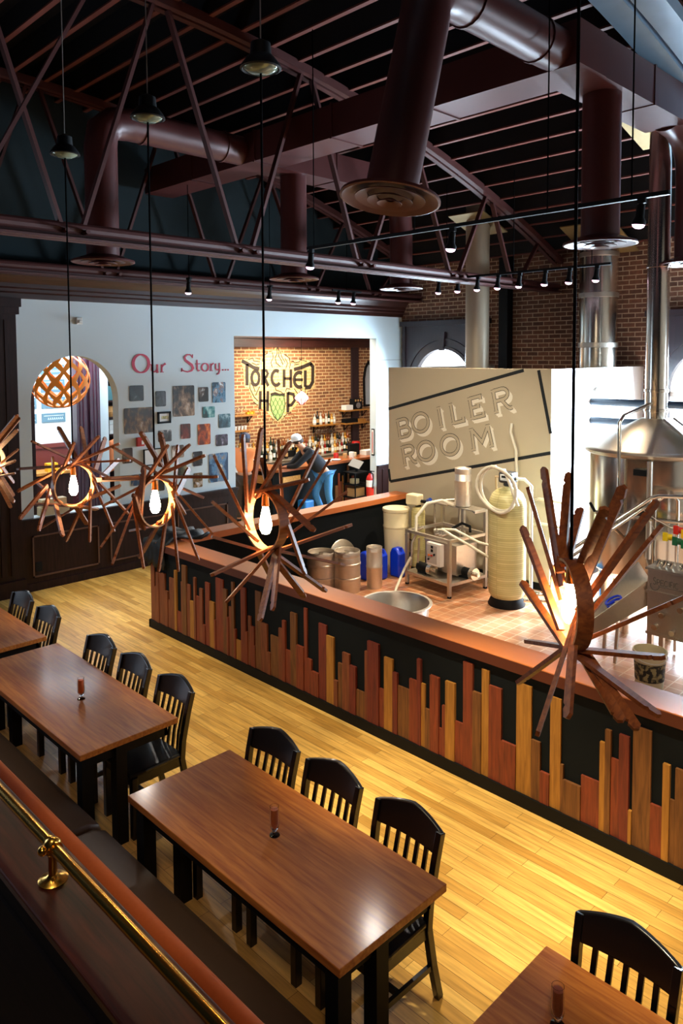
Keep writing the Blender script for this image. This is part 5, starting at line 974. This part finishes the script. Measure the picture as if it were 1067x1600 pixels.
for k in range(8):
    a = 2 * PI * k / 8; d = Vector((math.cos(a), math.sin(a), 0)); q.tube([c + d * .035 + Vector((0, 0, .155)), c + d * .165, c + d * .03 - Vector((0, 0, .155))], .008, 6)
q.build('rib', M('pink_copper_rib', 'c0605a', .4, .4), t); MB().cyl(c + Vector((0, 0, .15)), (c.x, c.y, 4.2), .006, seg=6).build('cord', m_cord, t)
def can(label, x, y, z, r, h, mat, name='canister', cat='canister', grp=None):
    return tag(MB().lathe([(.001, 0), (r, 0), (r, h * .85), (r * .9, h), (.001, h)], (x, y, z), 18, close=False).build(name, mat, None, True, loc=(x, y, z)), label, cat, grp)
can('large red canister on the back bar right of the bottles', -2.62, 8.78, .93, .11, .22, m_red); can('smaller red canister before the bottles on the bar', -1.05, 6.55, 1.07, .055, .13, m_red)
can('white jar on the bar near its right end', -1.0, 6.98, 1.07, .06, .12, m_white, 'jar', 'jar'); can('tan jar on the bar beside the white jar', -1.02, 6.80, 1.07, .05, .10, la['tan'], 'jar', 'jar'); can('cream tub on the bar right of the jars', -1.1, 7.14, 1.07, .07, .09, m_plastic, 'tub', 'tub')
tag(MB().box(-1.2, -1.0, 7.45, 7.8, 1.07, 1.17).build('white_box', m_white, None, loc=(-1.1, 7.6, 1.07)), 'white box at the far right end of the bar', 'box')
tag(MB().box(-1.2, -1.12, 7.05, 7.35, 1.09, 1.34).build('screen', m_black, None, loc=(-1.16, 7.2, 1.07)), 'dark small screen standing on the bar', 'screen')
for k, (y, lb) in enumerate(((6.15, 'white plate on the bar right of the leaning man'), (6.42, 'second white plate lying farther right on the bar'))): tag(MB().lathe([(.001, .0), (.07, .0), (.11, .018), (.108, .022), (.001, .008)], (-.92, y, 1.07), 24, close=False).build('plate', m_white, None, True, loc=(-.92, y, 1.07)), lb, 'plate')
t = thing('order_screen', 'slanted dark order screen at the right edge of the doorway', 'screen', (-.6, 6.72, .95)); 
MB().box(-.14, .14, -.1, .1, 0, .02, Matrix.Translation((-.55, 6.66, 1.0)) @ Matrix.Rotation(.75, 4, 'X') @ Matrix.Rotation(.3, 4, 'Y')).build('panel', M('dark_grey_screen', '33383c', .3), t); MB().cyl((-.55, 6.68, .84), (-.55, 6.68, 1.0), .03, seg=12).build('stand', m_black, t)
t = thing('shelf_cart', 'black open shelf unit with plates beside the doorway edge', 'shelf', (-.55, 6.7, 0))
for z in (.03, .30, .57, .82): MB().box(-.74, -.38, 6.45, 6.86, z, z + .025).build('shelf_board', m_black, t)
for x in (-.73, -.40):
    for y in (6.46, 6.84): MB().box(x, x + .02, y, y + .02, 0, .82).build('post', m_black, t)
for k in range(7): tag(MB().lathe([(.001, 0), (.06, 0), (.10, .012), (.10, .016), (.001, .006)], (-.52, 6.58, .596 + k * .014), 24, close=False).build('plate', m_plastic, None, True, loc=(-.52, 6.58, .596 + k * .014)), 'cream plate in the stack on the black shelf unit', 'plate', 'plates on the shelf unit')
tag(MB().box(-.66, -.44, 6.5, 6.8, .326, .50).build('cardboard_box', M('cardboard', 'b08a5c', .8), None, loc=(-.55, 6.65, .325)), 'cardboard box on the lower level of the black shelf unit', 'box')
t = thing('fire_extinguisher', 'red fire extinguisher with white label at the right doorway edge', 'extinguisher', (-.10, 6.6, .38))
MB().lathe([(.001, .38), (.07, .38), (.078, .40), (.078, .74), (.06, .80), (.03, .83), (.025, .86), (.001, .86)], (-.10, 6.61, 0), 24, close=False).build('cylinder', m_red, t, True)
MB().lathe([(.0795, .58), (.0795, .72)], (-.10, 6.61, 0), 24, close=False).build('label_band', m_white, t, True)
MB().box(-.14, -.06, 6.595, 6.625, .86, .90).box(-.10, 0.02, 6.60, 6.62, .90, .915).build('valve_handle', m_black, t); MB().tube([(-.06, 6.61, .87), (.0, 6.60, .85), (.0, 6.60, .7), (-.01, 6.6, .55)], .012, 8).build('hose', m_black, t, True)
t = thing('thermometer', 'slim white framed thermometer on the right doorway jamb', 'thermometer', (-.09, 6.70, 1.5))
MB().box(-.13, -.05, 6.685, 6.70, 1.22, 1.78).build('frame', m_black, t); MB().box(-.12, -.06, 6.68, 6.686, 1.25, 1.76).build('scale', m_white, t); MB().cyl((-.09, 6.677, 1.28), (-.09, 6.677, 1.72), .008, seg=8).build('tube', m_red, t)
tag(MB().box(-.74, -.50, 5.16, 5.41, 0, .42).build('blue_tub', M('mid_blue_plastic', '1f6fb5', .4), None, bevel=.03, loc=(-.62, 5.28, 0)), 'mid blue plastic tub on the floor beside the leaning man', 'tub')

# ------------------------------------------------------------------ people
def skin(name, pts, edges, mat, parent=None, loc=None, sub=2):
    me = bpy.data.meshes.new(name); me.from_pydata([p[:3] for p in pts], edges, []); o = bpy.data.objects.new(name, me); COL.objects.link(o)
    sk_ = o.modifiers.new('skin', 'SKIN'); sk_.use_smooth_shade = True
    for i, p in enumerate(pts):
        r = p[3]; me.skin_vertices[0].data[i].radius = (r if isinstance(r, (tuple, list)) else (r, r)); 
    me.skin_vertices[0].data[0].use_root = True
    o.modifiers.new('sub', 'SUBSURF').levels = sub
    dg = bpy.context.evaluated_depsgraph_get(); m2 = bpy.data.meshes.new_from_object(o.evaluated_get(dg)); m2.name = name
    bpy.data.objects.remove(o)
    off = wloc(parent) if parent else Vector(loc)
    m2.transform(Matrix.Translation(-off)); m2.materials.clear(); m2.materials.append(mat)
    for p in m2.polygons: p.use_smooth = True
    o = bpy.data.objects.new(name, m2); COL.objects.link(o)
    if parent: o.parent = parent
    else: o.location = off
    return o
def fingers(wrist, d, up):
    """palm and five finger chains from a wrist, returned as points and edges to append"""
    d = Vector(d).normalized(); up = Vector(up).normalized(); s = d.cross(up).normalized(); w = Vector(wrist); P = []; E = []
    P.append((*(w + d * .05), .026)); 
    for k in range(4):
        ln = (.07, .08, .075, .06)[k]; b = w + d * .085 + s * (k - 1.5) * .02; P.append((*b, .0095)); P.append((*(b + d * ln * .55 - up * .008), .0085)); P.append((*(b + d * ln - up * .03), .0075)); n = 1 + k * 3; E += [(0, n), (n, n + 1), (n + 1, n + 2)]
    P.append((*(w + d * .05 + s * -.04), .0105)); P.append((*(w + d * .085 + s * -.058 - up * .01), .009)); E += [(0, 13), (13, 14)]
    return P, E
def body(loc, J, skinmat, label):
    """J: joint name -> position"""
    k = ['pelvis', 'chest', 'neck', 'head0', 'head1', 'shR', 'elR', 'wrR', 'shL', 'elL', 'wrL', 'hiR', 'knR', 'anR', 'toR', 'hiL', 'knL', 'anL', 'toL']
    rd = dict(pelvis=.12, chest=.13, neck=.055, head0=(.078, .088), head1=(.078, .085), shR=.06, elR=.043, wrR=.03, shL=.06, elL=.043, wrL=.03, hiR=.085, knR=.058, anR=.04, toR=.035, hiL=.085, knL=.058, anL=.04, toL=.035)
    pts = [(*J[n], rd[n]) for n in k]; ix = {n: i for i, n in enumerate(k)}
    ed = [('pelvis', 'chest'), ('chest', 'neck'), ('neck', 'head0'), ('head0', 'head1'), ('chest', 'shR'), ('shR', 'elR'), ('elR', 'wrR'), ('chest', 'shL'), ('shL', 'elL'), ('elL', 'wrL'), ('pelvis', 'hiR'), ('hiR', 'knR'), ('knR', 'anR'), ('anR', 'toR'), ('pelvis', 'hiL'), ('hiL', 'knL'), ('knL', 'anL'), ('anL', 'toL')]
    ed = [(ix[a], ix[b]) for a, b in ed]
    for sd_ in ('R', 'L'):
        P, E = fingers(J['wr' + sd_], Vector(J['wr' + sd_]) - Vector(J['el' + sd_]), (0, 0, 1)); n = len(pts); pts += P; ed += [(ix['wr' + sd_], n)] + [(a + n, b + n) for a, b in E]
    # nose and ears
    o = skin('person', pts, ed, skinmat, None, loc)
    return tag(o, label, 'person')
def clothes(o, J, sm, jm, shoe, sleeve=1.):
    V = {k: Vector(v) for k, v in J.items()}
    m = V['pelvis'].lerp(V['chest'], .5)
    P = [(*V['chest'], .175), (*m, .18), (*(V['pelvis'] + Vector((0, 0, .02))), .18), (*V['chest'].lerp(V['neck'], .75), .075), (*V['shR'], .082), (*V['shL'], .082)]
    E = [(0, 1), (1, 2), (0, 3), (0, 4), (0, 5)]
    for sd_, si in (('R', 4), ('L', 5)):
        n = len(P); P += [(*V['el' + sd_], .06)]; E += [(si, n)]
        if sleeve > .5: P += [(*V['el' + sd_].lerp(V['wr' + sd_], .92), .045)]; E += [(n, n + 1)]
        else: P[n] = (*V['sh' + sd_].lerp(V['el' + sd_], .75), .068)
    skin('shirt', P, E, sm, o)
    P = [(*V['pelvis'], .15)]; E = []
    for sd_ in ('R', 'L'): n = len(P); P += [(*V['hi' + sd_], .108), (*V['kn' + sd_], .078), (*(V['an' + sd_] + Vector((0, 0, .03))), .062)]; E += [(0, n), (n, n + 1), (n + 1, n + 2)]
    skin('trousers', P, E, jm, o)
    for sd_ in ('R', 'L'):
        a = V['an' + sd_]; b = V['to' + sd_]; skin('shoe', [(*a.lerp(b, -.25), .045), (*a.lerp(b, .4), .05), (*b, .042)], [(0, 1), (1, 2)], shoe, o)
def headgear(o, h0, h1, fwd, capmat, hairmat, brim=True):
    h0 = Vector(h0); h1 = Vector(h1); up = (h1 - h0).normalized(); fw = Vector(fwd).normalized(); c = h0.lerp(h1, .75); sd_ = up.cross(fw).normalized()
    R = Matrix(((sd_.x, fw.x, up.x, c.x), (sd_.y, fw.y, up.y, c.y), (sd_.z, fw.z, up.z, c.z), (0, 0, 0, 1)))
    MB().lathe([(.107, .0), (.109, .03), (.10, .075), (.07, .108), (.03, .122), (.001, .124)], (0, 0, 0), 20, R, close=False).build('cap', capmat, o, True)
    if brim: MB().prism([(-.075, .07), (.075, .07), (.07, .15), (.03, .185), (-.03, .185), (-.07, .15)], lambda u, v, d: R @ Vector((u, v, d - .1 * (v - .07))), 0.0, .012).build('cap_brim', capmat, o)
    MB().lathe([(.095, -.075), (.103, -.05), (.104, .0), (.10, .01)], (0, 0, 0), 20, R @ Matrix.Translation((0, -.012, 0)), close=False).build('hair', hairmat, o, True)
    f_ = MB().sphere(R @ Vector((0, .105, -.06)), .018, seg=8)
    for s_ in (-1, 1): f_.sphere(R @ Vector((s_ * .10, .0, -.05)), .022, seg=8)
    f_.build('nose_and_ears', m_skin, o, True)
    e_ = MB()
    for s_ in (-1, 1): e_.sphere(R @ Vector((s_ * .035, .092, -.03)), .010, seg=8)
    e_.build('eye', m_black, o, True)
    MB().box(-.025, .025, .09, .10, -.105, -.098, R).build('mouth', M('lips', '8a4a40', .5), o)
m_skin = M('skin', 'c08a6a', .55); m_hair = M('dark_brown_hair', '2a1c14', .7)
m_denim = M('blue_denim', '3a78b0', .8, noise=.2, nscale=25)
J2 = dict(pelvis=(-.45, 5.63, .97), chest=(-.60, 5.34, 1.34), neck=(-.64, 5.20, 1.50), head0=(-.655, 5.13, 1.575), head1=(-.665, 5.09, 1.665), shR=(-.41, 5.24, 1.40), elR=(-.56, 4.98, 1.13), wrR=(-.80, 4.93, 1.10), shL=(-.78, 5.38, 1.40), elL=(-.84, 5.10, 1.13), wrL=(-.93, 4.88, 1.105),
          hiR=(-.36, 5.66, .90), knR=(-.36, 5.66, .50), anR=(-.34, 5.76, .09), toR=(-.40, 5.60, .045), hiL=(-.54, 5.62, .90), knL=(-.60, 5.52, .50), anL=(-.57, 5.70, .09), toL=(-.63, 5.54, .045))
p2_ = body((-.45, 5.65, 0), J2, m_skin, 'person in black jacket and jeans leaning on the bar in a white cap')
clothes(p2_, J2, M('black_jacket', '0d121c', .85), m_denim, m_black)
headgear(p2_, J2['head0'], J2['head1'], (-.5, -.85, -.25), M('white_cap', 'd8dade', .6), m_hair)
J1 = dict(pelvis=(-1.22, 4.22, .97), chest=(-1.24, 4.24, 1.36), neck=(-1.26, 4.26, 1.53), head0=(-1.28, 4.28, 1.61), head1=(-1.29, 4.29, 1.70), shR=(-1.11, 4.39, 1.45), elR=(-1.15, 4.50, 1.18), wrR=(-1.36, 4.56, 1.12), shL=(-1.38, 4.10, 1.45), elL=(-1.50, 4.14, 1.17), wrL=(-1.60, 4.36, 1.12),
          hiR=(-1.16, 4.29, .90), knR=(-1.15, 4.30, .50), anR=(-1.12, 4.28, .09), toR=(-1.24, 4.36, .045), hiL=(-1.29, 4.15, .90), knL=(-1.32, 4.15, .50), anL=(-1.28, 4.12, .09), toL=(-1.40, 4.20, .045))
p1_ = body((-1.22, 4.22, 0), J1, m_skin, 'person in an orange shirt and dark blue cap seen from behind')
clothes(p1_, J1, M('orange_shirt', 'ee8a50', .8), M('brown_trousers', '3a2c22', .8), m_black, .4)
headgear(p1_, J1['head0'], J1['head1'], (-.8, .6, -.1), M('navy_cap', '1a2c4a', .6), m_hair, False)

# ------------------------------------------------------------------ side room seen through the arch
t = thing('lattice_pendant', 'orange openwork pendant lamp behind the arched opening', 'lamp', (-1.0, .46, 2.9))
c = Vector((-1.0, .46, 2.95)); m_or = M('orange_lattice', 'e8861c', .5); m_or2 = M('dark_orange_lattice', 'b84a1c', .5)
for i in range(11):
    for s_ in (1, -1):
        q = MB(); n = 16; A_ = []
        for j in range(n + 1):
            th = math.radians(14 + 150 * j / n); ph = 2 * PI * i / 11 + s_ * (th - .3) * .85; w = .085 * (.35 + .65 * math.sin(th)) * (1 + .35 * math.sin(j * 1.6))
            row = []
            for k, rr in ((-1, .46), (1, .46), (1, .452), (-1, .452)):
                p_ = ph + k * w / max(.12, math.sin(th)) / .46 * .5; row.append(q.b.verts.new(c + Vector((rr * math.sin(th) * math.cos(p_), rr * math.sin(th) * math.sin(p_), -rr * math.cos(th) * 1.0 * -1 if False else rr * math.cos(th)))))
            A_.append(row)
        for a_, b_ in zip(A_, A_[1:]):
            for k in range(4): q.face([a_[k], a_[(k + 1) % 4], b_[(k + 1) % 4], b_[k]])
        q.face(A_[0]); q.face(A_[-1][::-1])
        q.build('lattice_band', m_or, t, True)
MB().cyl(c + Vector((0, 0, .44)), (c.x, c.y, 4.2), .01, seg=8).build('cord', m_cord, t)
col = thing('wooden_column', 'dark polished wooden column behind the arched opening', 'column', (-1.6, 1.15, 0))
cm = MB().box(-1.72, -1.5, .96, 1.14, 0, 4.2).box(-1.72, -1.5, 1.20, 1.38, 0, 4.2).box(-1.70, -1.56, 1.1, 1.24, 0, 4.2)
for y in (1.0, 1.06, 1.25, 1.31): cm.cyl((-1.5, y + .02, .3), (-1.5, y + .02, 3.9), .018, seg=8)
cm.build('shaft', wood('plum_column_wood', '2c1626', '4f2c40', 'Z', 1, .22, .4), col)
MB().box(-1.76, -1.46, .93, 1.41, 0, .3).build('plinth', m_darkwood, col)
col2 = thing('wooden_column', 'dark wooden post at the left edge of the arched opening', 'column', (-1.9, .2, 0)); MB().box(-2.0, -1.75, .12, .36, 0, 4.2).build('shaft', m_darkwood, col2); MB().box(-2.02, -1.73, .10, .38, 0, .25).build('plinth', m_darkwood, col2)
struct(MB().box(-1.75, -1.6, 1.40, 1.58, 0, 4.2).build('wall_arch_pier', m_wallwhite))
ms_ = M('slate_blue_board', '4c6a78', .6); mc_ = M('chalk_grey', 'b4c4cc', .7)
for k, (y0, y1, z0, z1, lb) in enumerate(((1.50, 1.98, 2.0, 2.18, 'slate blue chalk sign on the far white wall, bottom of its column'), (1.50, 1.98, 2.28, 2.50, 'slate blue chalk sign on the far white wall, second from below'), (1.50, 1.98, 2.60, 2.85, 'slate blue chalk sign on the far white wall, behind the orange lamp'), (1.50, 1.98, 2.95, 3.15, 'topmost slate blue chalk sign on the far white wall'), (1.18, 1.40, 2.0, 2.18, 'lower narrow slate sign left of the sign column'), (1.18, 1.40, 2.28, 2.50, 'upper narrow slate sign left of the sign column'))):
    t = thing('chalk_sign', lb, 'sign', (-4.2, (y0 + y1) / 2, z0), 'slate signs in the side room'); MB().box(-4.2, -4.18, y0, y1, z0, z1).build('board', ms_, t)
    q = MB(); random.seed(k); yy = y0 + .12
    while yy < y1 - .05: q.ribbon([(yy, z0 + .05), (yy + .01, z0 + .09), (yy + .025, z0 + .05)], .008, onX(-4.18), 0, .003); yy += .04
    q.ribbon([(y0 + .04, z1 - .05), (y1 - .04, z1 - .05)], .01, onX(-4.18), 0, .003); q.build('chalk_marks', mc_, t)
hc = thing('serving_ledge', 'pale wooden serving ledge in the side room', 'counter', (-3.7, 1.2, 0)); MB().box(-3.95, -3.45, .2, 2.0, 1.06, 1.11).build('top', m_plank['o'], hc); MB().box(-3.9, -3.5, .25, 1.95, 0, 1.06).build('body', m_darkwood, hc)
tag(MB().lathe([(.001, 0), (.05, 0), (.055, .12), (.02, .2), (.018, .27), (.001, .275)], (-3.6, 1.72, 1.11), 16, close=False).build('bottle', m_white, None, True, loc=(-3.6, 1.72, 1.11)), 'white bottle on the serving ledge in the side room', 'bottle')
for k, (y, z, lb) in enumerate(((1.30, 1.11, 'yellow carton on the serving ledge'),)): tag(MB().box(-3.65, -3.5, y, y + .2, z, z + .16).build('carton', M('yellow_carton', 'd8a020', .5), None, loc=(-3.55, y + .1, z)), lb, 'carton')
ub = bpy.data.objects.new
tag(MB().lathe([(.001, 0), (.06, 0), (.12, .09), (.115, .09), (.055, .01), (.001, .01)], (-3.55, 1.92, 1.11), 20, close=False).build('bowl', M('cobalt_bowl', '1838b0', .25), None, True, loc=(-3.55, 1.92, 1.11)), 'cobalt blue bowl on the serving ledge', 'bowl')
rk = thing('shelf_unit', 'dark shelf unit with boxes and a clay pot right of the column', 'shelf', (-2.0, 1.78, 0))
MB().box(-2.15, -1.75, 1.60, 1.64, 0, 3.1).box(-2.15, -1.75, 2.0, 2.04, 0, 3.1).box(-2.15, -2.12, 1.6, 2.04, 0, 3.1).build('side_panel', m_darkwood, rk)
for z in (.6, 1.9, 2.2, 2.5, 3.05): MB().box(-2.15, -1.75, 1.64, 2.0, z, z + .03).build('shelf_board', m_darkwood, rk)
tag(MB().lathe([(.001, 0), (.06, 0), (.10, .09), (.06, .17), (.05, .19), (.001, .19)], (-1.9, 1.76, 2.23), 18, close=False).build('clay_pot', M('clay', 'c08a50', .7), None, True, loc=(-1.9, 1.76, 2.23)), 'tan clay pot on the shelf unit seen through the arch', 'pot')
for k in range(3): tag(MB().box(-1.95, -1.8, 1.70, 1.86, 1.93 + k * .085, 2.01 + k * .085).build('white_box', m_white, None, loc=(-1.9, 1.78, 1.93 + k * .085)), ['lowest', 'middle', 'topmost'][k] + ' white box in the small stack on the shelf unit', 'box')
tag(MB().box(-1.95, -1.8, 1.68, 1.92, 2.53, 2.78).build('teal_tin', M('teal_tin', '3c6a70', .4), None, loc=(-1.9, 1.8, 2.53)), 'teal tin on the upper board of the shelf unit', 'tin')
q = MB(); n = 8; G_ = []
for i in range(n):
    row = []
    for j in range(n): u = i / 7; v = j / 7; row.append(q.b.verts.new((-1.70 + .05 * math.sin(u * 9) , 1.62 + .36 * u * (1 - .25 * v), 1.82 - .55 * v + .06 * math.sin(u * PI))))
    G_.append(row)
for i in range(7):
    for j in range(7): q.face([G_[i][j], G_[i + 1][j], G_[i + 1][j + 1], G_[i][j + 1]])
o = q.build('orange_garment', M('orange_cloth', 'e08858', .8), None, True, loc=(-1.7, 1.8, 1.82)); s_ = o.modifiers.new('thick', 'SOLIDIFY'); s_.thickness = .03
tag(o, 'orange cloth hanging on the shelf unit right of the column', 'cloth')
for k, (y, z, w, h) in enumerate(((-.30, 1.03, .42, .12), (-.28, 1.15, .36, .11))): tag(MB().box(-.16, -.02, y, y + w, z, z + h).build('pale_carton', M('pale_carton_%d' % k, 'cbb48c', .7), None, loc=(-.09, y + w / 2, z)), ['lower', 'upper'][k] + ' pale carton on the arch sill behind the left lamp', 'carton')
